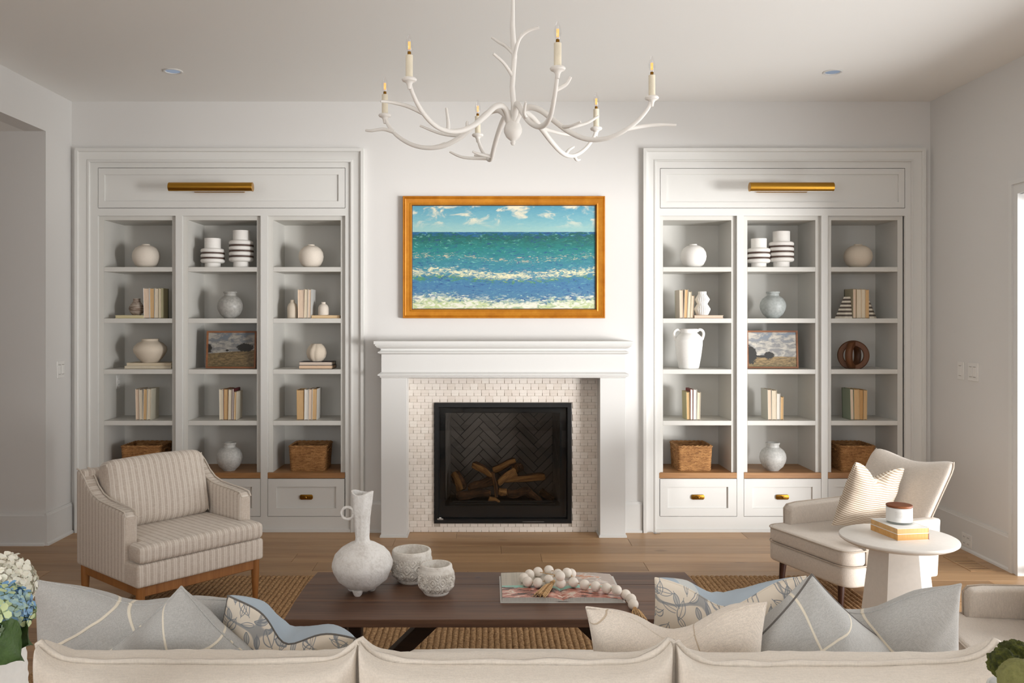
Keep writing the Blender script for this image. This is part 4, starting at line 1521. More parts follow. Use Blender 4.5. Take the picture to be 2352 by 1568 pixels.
flat(264, 331, 723, 730.3, 1, 0, '#CFC49E', '#DDD0A6', 'flat pale yellow book under the small brown vase', Y=.05)
flat(714, 781, 723.4, 730.4, 1, 0, '#DDBE92', '#E4C79C', 'flat tan book under the small cream bottle', Y=.05)
flat(1594.5, 1662, 722, 729, 1, 0, '#DCC3AE', '#E4CDB8', 'flat pale pink book under the white ribbed vase', Y=.05)
gst = 'books stacked under the squat vase'
flat(285, 394, 840.5, 846.8, 2, .001, '#D6CBB6', '#E2D6BF', 'wide flat cream book, lower of the pair under the squat vase', gst, .08, d=.2)
flat(290, 394, 833.5, 840.3, 2, .0215, '#D1C3AB', '#DDCEB3', 'flat tan book, upper of the pair under the squat vase', gst, .09, d=.19)
gst = 'dark-edged books under the lobed vase'
flat(686, 763, 837.2, 845.6, 2, .001, '#332C33', '#E6C7A8', 'dark-covered flat book, lower of the pair under the lobed vase', gst, .06)
flat(686.5, 762, 829.2, 837, 2, .027, '#332C33', '#E2D0BE', 'dark-covered flat book, upper of the pair under the lobed vase', gst, .06)

# ------------------------------------------------------------------ baskets
def wicker():
    t = NT('woven_seagrass')
    o = t.coord()
    n = t.noise(t.map(o, (1, 1, 6)), 26, 5, .7, .4)
    n2 = t.noise(o, 140, 3)
    c = t.ramp(t.math('ADD', t.math('MULTIPLY', n, .75), t.math('MULTIPLY', n2, .25)), [(.32, '#5B3A1F'), (.46, '#94673B'), (.58, '#B98A55'), (.70, '#D1A873')])
    t.bump(n2, .5, .003)
    return t.fin(c, .75)


M['wicker'] = wicker()


def basket_proto(W_=.262, D_=.27, H_=.178):
    t = thing('woven_basket', 'x', 'basket')
    per, rows = 84, 30
    bm = bmesh.new()

    def pt(s, z, off):
        # rounded rectangle, tapering slightly to the foot
        k = .93 + .07 * z / H_
        hw, hd, r = W_ / 2 * k, D_ / 2 * k, .025
        segs = [(hw - r, -1), (hd - r, 0)]
        L = [2 * (hw - r), math.pi * r / 2, 2 * (hd - r), math.pi * r / 2] * 2
        tot = sum(L)
        q = s * tot
        a = 0
        P, Nn = None, None
        corners = [(hw - r, -hd + r, -90), (hw - r, hd - r, 0), (-hw + r, hd - r, 90), (-hw + r, -hd + r, 180)]
        starts = [(-hw + r, -hd), (hw, -hd + r), (hw - r, hd), (-hw, hd - r)]
        dirs = [(1, 0), (0, 1), (-1, 0), (0, -1)]
        for i in range(4):
            if q <= L[2 * i]:
                P = Vector((starts[i][0] + dirs[i][0] * q, starts[i][1] + dirs[i][1] * q, z))
                Nn = Vector((dirs[i][1], -dirs[i][0], 0))
                break
            q -= L[2 * i]
            if q <= L[2 * i + 1]:
                an = R(corners[i][2]) + q / r
                Nn = Vector((math.cos(an), math.sin(an), 0))
                P = Vector((corners[i][0], corners[i][1], z)) + Nn * r
                break
            q -= L[2 * i + 1]
        if P is None:
            P, Nn = Vector((starts[0][0], starts[0][1], z)), Vector((0, -1, 0))
        return P + Nn * off
    sub = 3
    grid = []
    nz = rows * sub
    for j in range(nz + 1):
        z = H_ * j / nz
        ring = []
        for i in range(per * 2):
            s = i / (per * 2)
            rowi = j // sub
            bulge = abs(math.sin(math.pi * (j % sub + .0) / sub))
            weave = math.sin(math.pi * i / 2.0 + math.pi * rowi)
            off = .0030 * bulge * (1 + .9 * weave) - .001 + .0012 * noise.noise(Vector((i * .3, rowi * 1.7, 0)))
            ring.append(bm.verts.new(pt(s, z, off)))
        grid.append(ring)
    m = per * 2
    for j in range(nz):
        for i in range(m):
            bm.faces.new((grid[j][i], grid[j][(i + 1) % m], grid[j + 1][(i + 1) % m], grid[j + 1][i]))
    inner = [[bm.verts.new(pt(i / m, z, -.009)) for i in range(0, m, 2)] for z in (H_, .008)]
    for i in range(m // 2):
        bm.faces.new((inner[0][i], inner[0][(i + 1) % (m // 2)], inner[1][(i + 1) % (m // 2)], inner[1][i]))
    bm.faces.new(inner[1])
    bm.faces.new([bm.verts.new(pt(i / m, 0, -.002)) for i in range(0, m, 2)])
    obj('wall', bm, 'wicker', t, False, 60)
    bm = bmesh.new()
    for q, (o_, z_, ph) in enumerate(((.001, H_ - .002, 0), (-.006, H_ + .001, math.pi))):
        tube(bm, [pt((i % 120) / 120, z_ + .0018 * math.sin(i * 1.6 + ph), o_ + .0016 * math.cos(i * 1.6 + ph)) for i in range(121)], .0055, 7)
    obj('rim', bm, 'wicker', t, False, 60)
    for s in (-1, 1):
        bm = bmesh.new()
        tube(bm, spline([(s * W_ * .487, -.045, H_ - .045), (s * (W_ * .5 + .004), -.035, H_ - .028), (s * (W_ * .5 + .005), .035, H_ - .028), (s * W_ * .487, .045, H_ - .045)], 4), .006, 7)
        obj('grip', bm, 'wicker', t, False, 60)
    return t


bp = basket_proto()
gb = 'woven baskets on the wooden counters'
for k, (a, b, lab, yaw) in enumerate(((276, 365, 'woven basket in the left bookcase, partly behind the striped armchair', 0), (662.5, 748, 'woven basket in the left bookcase next to the fireplace', 0),
                                     (1556, 1637, 'woven basket in the right bookcase next to the fireplace', 0), (1931, 2012, 'woven basket in the right bookcase, partly behind the beige armchair', 0))):
    Y = .055
    w = PX(b, Y) - PX(a, Y)
    o = bp if k == 0 else dup(bp, lab)
    o['label'] = lab
    o['group'] = gb
    o.location = ((PX(a, Y) + PX(b, Y)) / 2, Y + .135, ZS[4])
    o.scale = (w / .262, 1, .178 / .178)

# ================================================================== rug
RX0, RX1, RY0, RY1, RT = -1.94, 2.02, -4.35, -1.085, .014
JT = NT('jute_boucle')
o = JT.coord()
n = JT.noise(JT.map(o, (1, .8, 1)), 75, 5, .7)
n2 = JT.noise(o, 320, 3)
n3 = JT.noise(o, 3, 2)
c = JT.ramp(JT.math('ADD', JT.math('MULTIPLY', n, .7), JT.math('MULTIPLY', n2, .3)), [(.34, '#62462C'), (.46, '#97724C'), (.57, '#B99468'), (.70, '#D3B186')])
JT.bump(JT.math('ADD', n, n2), .6, .004)
M['rug'] = JT.fin(c, .95)
rug = thing('jute_rug', 'brown ribbed jute rug under the coffee table', 'rug', ((RX0 + RX1) / 2, (RY0 + RY1) / 2, 0))
obj('backing', BM((RX0, RX1, RY0, RY1, .0005, .004)), 'rug', rug, smooth=0)
nr = 141
pitch = (RX1 - RX0) / nr
ny = 190
ys = np.linspace(RY0, RY1, ny)
verts, faces = [], []
rg = np.random.RandomState(2)
for k in range(nr):
    xc = RX0 + (k + .5) * pitch
    amp = 1 + .22 * rg.randn(ny).cumsum() * 0 + .20 * np.sin(np.arange(ny) * 1.9 + k * 2.4) + .12 * rg.randn(ny)
    jx = .0012 * rg.randn(ny)
    base = len(verts)
    for j in range(ny):
        a = max(.5, min(1.5, amp[j]))
        for (dx, dz) in ((-.5, .003), (-.40, .72), (-.13, 1.0), (.13, 1.0), (.40, .72), (.5, .003)):
            verts.append((xc + dx * pitch * (.93 + .07 * a) + jx[j], ys[j], .003 + (RT - .003) * dz * (.62 + .38 * a)))
    for j in range(ny - 1):
        for q in range(5):
            b = base + j * 6 + q
            faces.append((b, b + 1, b + 7, b + 6))
me = bpy.data.meshes.new('woven_ribs')
me.from_pydata(verts, [], faces)
me.materials.append(M['rug'])
me.polygons.foreach_set('use_smooth', [True] * len(me.polygons))
me.transform(Matrix.Translation(-rug.location))
ro = link('woven_ribs', me)
ro.parent = rug
ro['kind'] = 'stuff'

# ================================================================== coffee table
TX0, TX1, TY0, TY1, TZ = -.742, .850, -3.021, -2.438, .43
ct = thing('coffee_table', 'long dark plank coffee table on a trestle base in front of the sofa', 'coffee table', ((TX0 + TX1) / 2, (TY0 + TY1) / 2, 0))
cuts = [TY0, 3.308 - CD, 3.514 - CD, TY1]
for k in range(3):
    bm = bmesh.new()
    y0, y1 = cuts[k], cuts[k + 1] - .0012
    n = 40
    jit = .004
    e0 = [(TX0 + (TX1 - TX0) * i / n, y0 + (jit * noise.noise(Vector((i * .35, k, 0))) if k == 0 else 0)) for i in range(n + 1)]
    e1 = [(TX0 + (TX1 - TX0) * i / n, y1 + (jit * noise.noise(Vector((i * .35, k, 5))) if k == 2 else 0)) for i in range(n, -1, -1)]
    cz_ = .02 if k in (0, 2) else 0
    poly = e0 + e1
    if k == 0:
        poly[0] = (poly[0][0] + .006, poly[0][1])
    if k == 2:
        poly[n + 1] = (poly[n + 1][0] - .012, poly[n + 1][1])
        poly[-1] = (poly[-1][0] + .012, poly[-1][1])
    prism(bm, poly, TZ - .030, TZ, 'z', .0025, 2)
    obj('plank', bm, 'walnut', ct, smooth=0)
obj('knot', lathe(bmesh.new(), [(0, .0006), (.008, .0006), (.012, .0001)], 12, tuple(AT(1097, 1325.5, TZ))), 'darkleg', ct, label='dark knot')
LX = (-.555, .70)
for x in LX:
    s = 1 if x < .05 else -1
    for y in (-2.965 + .03, -2.56):
        obj('leg', BM((x - .035, x + .035, y - .0275, y + .0275, RT - .002, TZ - .03), bev=.004), 'walnutdark', ct, smooth=0)
    obj('cross_rail', BM((x - .026, x + .026, -2.908, -2.588, TZ - .085, TZ - .03), bev=.003), 'walnutdark', ct, smooth=0)
    obj('low_rail', BM((x - .022, x + .022, -2.908, -2.588, .07, .125), bev=.003), 'walnutdark', ct, smooth=0)
    bm = bmesh.new()
    xa_, xb__ = x + s * .022, x + s * .40
    prism(bm, [(xa_, .075), (xa_ + s * .075, .075), (xb__ + s * .04, TZ - .03), (xb__ - s * .045, TZ - .03)], -2.80, -2.72, 'y', .003)
    obj('brace', bm, 'walnutdark', ct, smooth=0)

# tall neck vase
def gesso(name, c1, c2, sc=14, bs=.7):
    t = NT(name)
    o = t.coord()
    n = t.noise(o, sc, 6, .65, .3)
    n2 = t.noise(o, sc * 7, 4, .7)
    t.bump(t.math('ADD', n, t.math('MULTIPLY', n2, .6)), bs, .006)
    return t.fin(t.mix(t.step(t.math('ADD', t.math('MULTIPLY', n, .6), t.math('MULTIPLY', n2, .4)), .36, .58), lin(c1), lin(c2)), .88)


M['gesso'] = gesso('rough_white_clay', '#DCD7D1', '#F2EFEB')
M['stone'] = gesso('pitted_white_stoneware', '#D6CEC3', '#EFEAE2', 20, .22)
p = AT(832, 1360, TZ)
D = p.y + CD
u = D / FPX
nv = thing('ring_handle_vase', 'white clay bottle vase with a long flared neck and ring handle on the coffee table', 'vase', tuple(p))


def lump(r, z, a):
    q = Vector((math.cos(a) * 2.2, math.sin(a) * 2.2, z * 16))
    return r + (noise.noise(q) * .004 + noise.noise(q * 2.5) * .0014) * min(1, r / .03)


bp_ = [(0, .010), (.3, .012), (.55, .028), (.82, .055), (.97, .090), (1, .104), (.985, .118), (.88, .148), (.70, .172), (.45, .190), (.26, .198), (.235, .205), (.225, .215)]
rb = 70 * u
prof = [(r * rb, z * 1.02) for r, z in bp_]
zt = prof[-1][1]
zr = 230 * u
for k in range(1, 13):
    q = k / 12
    prof.append((rb * .225 + (24.5 * u - rb * .225) * q ** 1.15, zt + (zr - zt) * q))
prof += [(24.5 * u - .005, zr + .001), (24.5 * u - .006, zr - .02), (rb * .12, zt + .02), (0, zt + .02)]
bm = lathe(bmesh.new(), prof, 56, tuple(p), lump)
for vv in bm.verts:
    if vv.co.z > p.z + zr - .03:
        a = math.atan2(vv.co.y - p.y, vv.co.x - p.x)
        vv.co.z += .006 * math.cos(2 * a + .6)
obj('body', bm, 'gesso', nv, smooth=60)
for a in (262, 30, 150):
    obj('foot', lathe(bmesh.new(), [(.011, 0), (.016, .006), (.024, .026)], 14, (p.x + .045 * math.cos(R(a)) - .005, p.y + .045 * math.sin(R(a)), p.z)), 'gesso', nv)
cx_, cz2 = p.x - 33.5 * u, p.z + (1360 - 1178) * u
bm = bmesh.new()
pts = [(cx_ + 13.8 * u * math.cos(a), p.y, cz2 + 13.8 * u * math.sin(a)) for a in [2 * math.pi * k / 32 for k in range(33)]]
tube(bm, pts, [3.1 * u * (1 + .12 * math.sin(k * 1.3)) for k in range(33)], 12, False)
tube(bm, [(cx_ + 12 * u, p.y, cz2 + 2 * u), (p.x - 12 * u, p.y, cz2 + 1 * u)], [4.2 * u, 6 * u], 10)
obj('ring_handle', bm, 'gesso', nv, smooth=60)


def carved(name, px, py, rr, rmax, rbot, hpx, label):
    p = AT(px, py, TZ)
    u = (p.y + CD) / FPX
    h = hpx * u
    seg, nz_ = 168, 72
    bm = bmesh.new()
    ncell = 11

    def rad(q):
        pts = [(0, rbot), (.06, rbot * 1.10), (.3, rmax * .965), (.52, rmax), (.75, rmax * .965), (.92, rr * 1.03), (1, rr)]
        for (a, ra), (b, rb2) in zip(pts, pts[1:]):
            if q <= b:
                s = (q - a) / (b - a)
                s = s * s * (3 - 2 * s)
                return (ra + (rb2 - ra) * s) * u
        return rr * u
    rings = []
    for j in range(nz_ + 1):
        q = j / nz_
        ring = []
        for i in range(seg):
            a = 2 * math.pi * i / seg
            r = rad(q)
            m = max(0, min(1, (q - .08) / .06)) * max(0, min(1, (.80 - q) / .06))
            if m > 0:
                uu = a / (2 * math.pi) * ncell
                vv = (q - .08) / .72 * 1.7
                best = 9
                for (ou, ov) in ((0, 0), (.5, .5)):
                    du = (uu - ou) - round(uu - ou)
                    dv = (vv - ov) - round(vv - ov)
                    best = min(best, abs(du) + .9 * abs(dv) * (1 - .25 * math.cos(2 * math.pi * dv)))
                r += m * .0034 * math.sin(best * 2 * math.pi * 4.2)
            qn = Vector((math.cos(a) * 3, math.sin(a) * 3, q * 4))
            r += .0008 * noise.noise(qn)
            ring.append(bm.verts.new((p.x + r * math.cos(a), p.y + r * math.sin(a), p.z + h * q)))
        rings.append(ring)
    ri = rr * u - .009
    for (r, z) in ((rr * u - .003, h + .0035), (ri, h + .002), (ri - .001, h * .55), (ri * .9, h * .25)):
        rings.append([bm.verts.new((p.x + r * math.cos(2 * math.pi * i / seg), p.y + r * math.sin(2 * math.pi * i / seg), p.z + z)) for i in range(seg)])
    for j in range(len(rings) - 1):
        for i in range(seg):
            bm.faces.new((rings[j][i], rings[j][(i + 1) % seg], rings[j + 1][(i + 1) % seg], rings[j + 1][i]))
    bm.faces.new(rings[0][::-1])
    bm.faces.new(rings[-1])
    return solo(name, bm, 'stone', label, 'pot', tuple(p), 'carved stoneware pots on the coffee table', smooth=70)


carved('carved_pot', 945.5, 1334, 44, 47, 30, 72, 'larger carved stoneware pot behind the smaller one on the coffee table')
carved('carved_pot', 1002, 1362, 36, 41.5, 27, 66, 'smaller carved stoneware pot at the front on the coffee table')

# open book
bkx, bky0, bky1 = .283, AT(1290, 1385, TZ).y, AT(1290, 1325, TZ).y
hw = .236


def pagesmat():
    t = NT('magazine_pages')
    o = t.coord()
    x, y, _ = t.xyz(o)
    n = t.noise(t.map(o, (1, 2.2, 1)), 13, 4, .6, .5)
    lines = t.math('FRACT', t.math('MULTIPLY', y, 95))
    txt = t.math('MULTIPLY', t.math('GREATER_THAN', lines, .55), t.math('GREATER_THAN', t.noise(t.map(o, (1, .02, 1)), 130, 1), .47))
    grey = t.mix(t.math('MULTIPLY', txt, .5), lin('#C4BAA9'), lin('#8F887C'))
    room = t.ramp(n, [(.36, '#4F3A34'), (.45, '#B9796A'), (.52, '#D9A08F'), (.58, '#E8D6C8'), (.66, '#C67D55')], 'CONSTANT')
    low = t.math('LESS_THAN', y, -.02)
    c = t.mix(low, t.mix(t.math('GREATER_THAN', x, .03), grey, t.ramp(n, [(.42, '#B7A69A'), (.52, '#D8CCC2'), (.60, '#CF8D62')], 'CONSTANT')), room)
    band = t.math('MULTIPLY', t.math('GREATER_THAN', y, -.045), t.math('LESS_THAN', y, -.012))
    c = t.mix(t.math('MULTIPLY', band, t.math('GREATER_THAN', n, .47)), c, lin('#93CDBE'))
    return t.fin(c, .35)


M['pages'] = pagesmat()
bk = thing('open_book', 'open picture book lying under the bead garland on the coffee table', 'book', (bkx, (bky0 + bky1) / 2, TZ))
prof = [(-hw + .003, .006), (-hw + .006, .019), (-.16, .021), (-.08, .022), (-.035, .020), (-.012, .014), (0, .009), (.012, .014), (.035, .020), (.08, .022), (.16, .020), (hw - .012, .014), (hw - .005, .006)]
prof2 = [(hw - .005, .0045), (.04, .0045), (.012, .006), (-.012, .006), (-.04, .0045), (-hw + .003, .0045)]
bm = bmesh.new()
prism(bm, [(a, b) for a, b in prof + prof2], -(bky1 - bky0) / 2 + .004, (bky1 - bky0) / 2 - .004, 'y')
po = obj('pages', bm, ['pages', pagemat('#CFCBC4')], bk, False, 30)
for f in po.data.polygons:
    if abs(f.normal.z) < .45:
        f.material_index = 1
bm = BM((-hw - .002, -.018, -(bky1 - bky0) / 2, (bky1 - bky0) / 2, .0005, .0042), (.018, hw + .002, -(bky1 - bky0) / 2, (bky1 - bky0) / 2, .0005, .0042), (-.018, .018, -(bky1 - bky0) / 2, (bky1 - bky0) / 2, .0005, .003))
obj('cover', bm, covermat('#D8D5D0'), bk, False, 0)

# bead garland
gd = thing('bead_garland', 'white wooden bead garland with jute tassels draped over the open book', 'garland', tuple(AT(1291, 1350, TZ)))
bt = TZ + .021
BD = [(595, 240, bt), (515, 290, bt), (570, 345, bt), (715, 360, bt), (865, 317, bt), (1000, 232, bt), (1040, 365, bt), (1031, 262, bt + .030),
      (715, 205, bt), (870, 180, bt), (1128, 215, bt + .018), (1190, 228, bt), (1220, 352, bt), (1380, 386, bt), (1535, 411, bt), (1690, 437, bt - .001), (1835, 466, bt - .002), (1965, 527, TZ + .001), (2040, 590, TZ + .001), (2070, 665, TZ + .001)]
sph = bmesh.new()
bmesh.ops.create_uvsphere(sph, u_segments=24, v_segments=14, radius=.0202)
for v in sph.verts:
    v.co.z *= .96
bme = bpy.data.meshes.new('bead')
sph.to_mesh(bme)
sph.free()
bme.polygons.foreach_set('use_smooth', [True] * len(bme.polygons))
bme.materials.append(M['bead'])
gl = gd.location
cen = []
for (x, y, b) in BD:
    q = AT(1120 + x / 6.19, 1280 + y / 6.19, b + .0195)
    cen.append(q)
    s = link('bead', bme)
    s.parent = gd
    s.location = q - gl
    s.rotation_euler = (random.uniform(0, 3), random.uniform(0, 3), 0)
bm = bmesh.new()
tube(bm, [q for q in cen[:7]], .0016, 5)
tube(bm, [q for q in cen[7:]], .0016, 5)
obj('string', bm, 'jute', gd)


def tassel(top, tip, wid, nst, seed):
    rr2 = random.Random(seed)
    bm = bmesh.new()
    d = (tip - top)
    L = d.length
    side = d.normalized().cross(Vector((0, 0, 1))).normalized()
    for k in range(nst):
        a = rr2.uniform(-1, 1)
        hgt = rr2.uniform(0, 1) * math.sqrt(max(0, 1 - a * a))
        e = tip + side * a * wid + Vector((0, 0, hgt * .014)) + d * rr2.uniform(-.12, .05)
        e.z = max(e.z, min(top.z, tip.z) + .001)
        m = top.lerp(e, .45) + Vector((0, 0, .008 * hgt)) + side * a * wid * .22
        tube(bm, spline([top + side * a * .004 + Vector((0, 0, hgt * .004)), top.lerp(e, .16) + side * a * .003, m, e], 3), .0015, 5)
    tube(bm, [top - d * .03, top + d * .10], [.006, .0075], 10)
    tube(bm, [top + d * .10, top + d * .14], [.0085, .0085], 10)
    obj('tassel', bm, 'jute', gd, label='frayed jute tassel')


tassel(AT(1120 + 938 / 6.19, 1280 + 340 / 6.19, bt + .016), AT(1120 + 730 / 6.19, 1280 + 565 / 6.19, bt + .002), .028, 46, 1)
tassel(AT(1120 + 2085 / 6.19, 1280 + 712 / 6.19, TZ + .012), AT(1120 + 2170 / 6.19, 1280 + 900 / 6.19, TZ + .003), .026, 46, 2)

# ================================================================== striped armchair (left)
def striped(name, axis):
    t = NT(name)
    o = t.coord()
    s = t.xyz(o)[{'x': 0, 'y': 1}[axis]]
    wob = t.math('MULTIPLY_ADD', t.noise(o, 9, 2), .006, -.003)
    f = t.math('FRACT', t.math('MULTIPLY', t.math('ADD', s, wob), 29.0))
    base = t.ramp(f, [(0, '#CDBFB1'), (.22, '#CDBFB1'), (.26, '#EFE7DD'), (.31, '#EFE7DD'), (.35, '#DCD0C3'), (.62, '#DCD0C3'), (.66, '#EFE7DD'), (.71, '#EFE7DD'), (.75, '#CDBFB1'), (1, '#CDBFB1')])
    a = t.noise(t.map(o, (1, 1, .12)), 330, 2)
    b = t.noise(t.map(o, (.12, .12, 1)), 330, 2)
    w = t.math('ADD', t.math('MULTIPLY', a, .5), t.math('MULTIPLY', b, .5))
    c = t.mix(t.math('MULTIPLY', t.step(w, .42, .62), .35), t.mix(.07, base, lin('#8E7F70')), lin('#EDE5DB'))
    t.bump(w, .4, .002)
    return t.fin(c, .92, 0, **{'Sheen Weight': .2, 'Specular IOR Level': .2})


M['stx'], M['sty'] = striped('striped_linen_across', 'x'), striped('striped_linen_along', 'y')
M['pipe'] = fabric('linen_piping', '#DDD2C5')
ac = thing('striped_armchair', 'striped oatmeal armchair with a wooden base left of the fireplace', 'armchair', (-1.669, -1.583, 0), R(49))
Wd, Dp = .70, .65
fy, byk = -Dp / 2, Dp / 2
z0c, z1c = .235, .345
bm = bmesh.new()
prism(bm, [(fy, z0c), (byk, z0c), (byk, z1c), (fy, z1c)], -Wd / 2, Wd / 2, 'x', .014, 3)
obj('seat_base', bm, 'stx', ac, False)
armp = [(-.205, z0c + .004), (byk - .004, z0c + .004), (byk - .002, .726), (.288, .722), (.245, .694), (.195, .648), (.14, .615), (.07, .596), (-.02, .588), (-.12, .582), (-.185, .574), (-.203, .55)]
for s in (-1, 1):
    bm = bmesh.new()
    x0, x1 = sorted((s * .352, s * .285))
    prism(bm, armp, x0, x1, 'x', .014, 3)
    a = obj('arm', bm, 'sty', ac, False, 50)
    for xx in (s * .346, s * .291):
        bm = bmesh.new()
        tube(bm, [(xx, y - .006 if y < 0 else y, z + .004) for y, z in [(-.205, .26)] + armp[:1:-1]][1:] + [], .0042, 6)
        obj('piping', bm, 'pipe', a, False, 60)
bm = bmesh.new()
prism(bm, [(-Wd / 2 + .004, z0c + .004), (Wd / 2 - .004, z0c + .004), (Wd / 2 - .004, .728), (-Wd / 2 + .004, .728)], byk - .075, byk - .002, 'y', .016, 3)
obj('back', bm, 'stx', ac, False)
tp = [(-.345, fy - .012), (.345, fy - .012), (.345, -.212), (.282, -.212), (.282, .20), (-.282, .20), (-.282, -.212), (-.345, -.212)]
bm = bmesh.new()
prism(bm, tp, z1c + .002, .432, 'z', .026, 4)
bmesh.ops.subdivide_edges(bm, edges=[e for e in bm.edges if e.calc_length() > .2], cuts=5, use_grid_fill=True)
for v in bm.verts:
    if v.co.z > .40:
        v.co.z += .016 * max(0, 1 - (v.co.x / .36) ** 2) * max(0, 1 - ((v.co.y + .06) / .30) ** 2)
obj('seat_cushion', bm, 'stx', ac, False, 45)
bm = softbox(.555, .15, .355, .05, 0, 16, 0, .006, 3)
for v in bm.verts:
    v.co.y -= .028 * (1 - (v.co.x / .28) ** 2) * (1 - (v.co.z / .18) ** 2) * (1 if v.co.y < 0 else 0)
    v.co.z += .012 * math.cos(v.co.x * 5) * (v.co.z > .1)
bc = obj('back_cushion', bm, 'stx', ac, False, 60)
pose(bc, (0, .165, .595), 0, -14)
for s in (-1, 1):
    obj('piping', tube(bmesh.new(), [(s * .268, y, z) for y, z in ((-.045, -.16), (-.052, 0), (-.045, .16))], .0035, 6), 'pipe', bc, False)
bm = BM((-.325, .325, fy + .022, fy + .047, .185, .236), (-.325, .325, byk - .047, byk - .022, .185, .236), (-.325, -.30, fy + .047, byk - .047, .185, .236), (.30, .325, fy + .047, byk - .047, .185, .236), bev=.003)
obj('wooden_apron', bm, 'chairwood', ac, False, 0)
for sx in (-1, 1):
    for sy in (-1, 1):
        bm = lathe(bmesh.new(), [(.012, .011), (.0125, .013), (.021, .16), (.0215, .235)], 20, (sx * .318, sy * .292, 0))
        obj('leg', bm, 'chairwood', ac, False)

# ================================================================== plain armchairs (right)
M['beige'] = fabric('beige_linen', '#D6CBBF', .10, 380, .4, 5)
M['beigepipe'] = fabric('beige_piping', '#B8AA9B', .08, 380)


def plain_armchair():
    t = thing('beige_armchair', 'x', 'armchair')
    w, f, bk = .63, -.30, .27
    r = .075

    def tee(inset=0, back=.16):
        hw = w / 2 - inset
        pts = []
        for k in range(7):
            a = R(180 + 15 * k)
            pts.append((-hw + r + r * math.cos(a), f + inset + r + r * math.sin(a)))
        for k in range(7):
            a = R(270 + 15 * k)
            pts.append((hw - r + r * math.cos(a), f + inset + r + r * math.sin(a)))
        return pts, hw
    pts, hw = tee()
    bm = bmesh.new()
    prism(bm, pts + [(hw, bk), (-hw, bk)], .165, .268, 'z', .016, 3)
    obj('seat_base', bm, 'beige', t, False)
    bm = bmesh.new()
    prism(bm, pts + [(hw, -.17), (hw - .058, -.17), (hw - .058, bk - .02), (-hw + .058, bk - .02), (-hw + .058, -.17), (-hw, -.17)], .268, .352, 'z', .022, 4)
    bmesh.ops.subdivide_edges(bm, edges=[e for e in bm.edges if e.calc_length() > .2], cuts=5, use_grid_fill=True)
    for v in bm.verts:
        if v.co.z > .31:
            v.co.z += .014 * max(0, 1 - (v.co.x / .33) ** 2) * max(0, 1 - (v.co.y / .30) ** 2)
    sc_ = obj('seat_cushion', bm, 'beige', t, False, 45)
    for zz in (.270, .346):
        ring = [(x * 1.006, y - .002, zz) for x, y in pts]
        obj('piping', tube(bmesh.new(), [(-hw - .002, -.17, zz)] + ring + [(hw + .002, -.17, zz)], .0038, 6), 'beigepipe', sc_, False)
    ap = [(-.165, .17), (bk + .03, .17), (bk + .05, .47), (.10, .468), (-.10, .462), (-.155, .455), (-.17, .435)]
    for s in (-1, 1):
        bm = bmesh.new()
        x0, x1 = sorted((s * (hw + .002), s * (hw - .066)))
        prism(bm, ap, x0, x1, 'x', .020, 4)
        a = obj('arm', bm, 'beige', t, False, 60)
        bm = bmesh.new()
        tube(bm, [(s * (hw - .004), -.168, .175), (s * (hw - .004), -.172, .435), (s * (hw - .012), -.158, .458), (s * (hw - .008), -.10, .464), (s * (hw - .008), .24, .471)], .0038, 6)
        obj('piping', bm, 'beigepipe', a, False)
    # winged back: front and rear skins
    nu, nv_ = 24, 20
    bm = bmesh.new()
    F, B = [], []
    for j in range(nv_ + 1):
        v = j / nv_
        rf, rb2 = [], []
        for i in range(nu + 1):
            u_ = 2 * i / nu - 1
            e = abs(u_) ** 6
            ztop = .715 + .055 * abs(u_) ** 1.8 - .022 * e
            z = .20 + (ztop - .20) * v
            hwid = (.27 + .012 * v ** .8) * (1 - .06 * max(0, (v - .9) / .1) ** 2)
            x = hwid * u_
            lean = .262 * ((z - .34) / .4)
            wing = -.030 * u_ * u_ * v
            edge = max(e, max(0, (v - .88) / .12) ** 3)
            th = .052 * (1 - .62 * edge)
            y = .225 + lean + wing
            rf.append(bm.verts.new((x, y - th, z)))
            rb2.append(bm.verts.new((x, y + th * .8, z)))
        F.append(rf)
        B.append(rb2)
    for j in range(nv_):
        for i in range(nu):
            bm.faces.new((F[j][i], F[j][i + 1], F[j + 1][i + 1], F[j + 1][i]))
            bm.faces.new((B[j][i], B[j + 1][i], B[j + 1][i + 1], B[j][i + 1]))
    for j in range(nv_):
        bm.faces.new((F[j][0], F[j + 1][0], B[j + 1][0], B[j][0]))
        bm.faces.new((F[j][nu], B[j][nu], B[j + 1][nu], F[j + 1][nu]))
    for i in range(nu):
        bm.faces.new((F[nv_][i], F[nv_][i + 1], B[nv_][i + 1], B[nv_][i]))
        bm.faces.new((F[0][i], B[0][i], B[0][i + 1], F[0][i + 1]))
    edge = [B[j][0].co.copy() for j in range(nv_ + 1)], [B[j][nu].co.copy() for j in range(nv_ + 1)]
    mids = [[F[j][k].co.lerp(B[j][k].co, .55) + Vector(((-.002 if k == 0 else .002), 0, 0)) for j in range(3, nv_ + 1)] for k in (0, nu)]
    bo = obj('back', bm, 'beige', t, False, 75)
    sub = bo.modifiers.new('soften', 'SUBSURF')
    sub.levels = sub.render_levels = 1
    for m in mids:
        obj('piping', tube(bmesh.new(), m, .0038, 6), 'beigepipe', bo, False)
    for sx in (-1, 1):
        for (yy, dy) in ((f + .07, -.012), (bk - .04, .05)):
            bm = bmesh.new()
            nr_ = .10 if (sx > 0 and dy < 0) else 0
            tube(bm, [(sx * (hw - .075 - nr_), yy + nr_ * .6, .172), (sx * (hw - .068 - nr_), yy + dy + nr_ * .6, .0105)], [.021, .0125], 16)
            obj('leg', bm, 'darkleg', t, False)
    return t


pa = plain_armchair()
pa['label'] = 'plain beige armchair with dark legs right of the fireplace'
pa['group'] = 'plain beige armchairs'
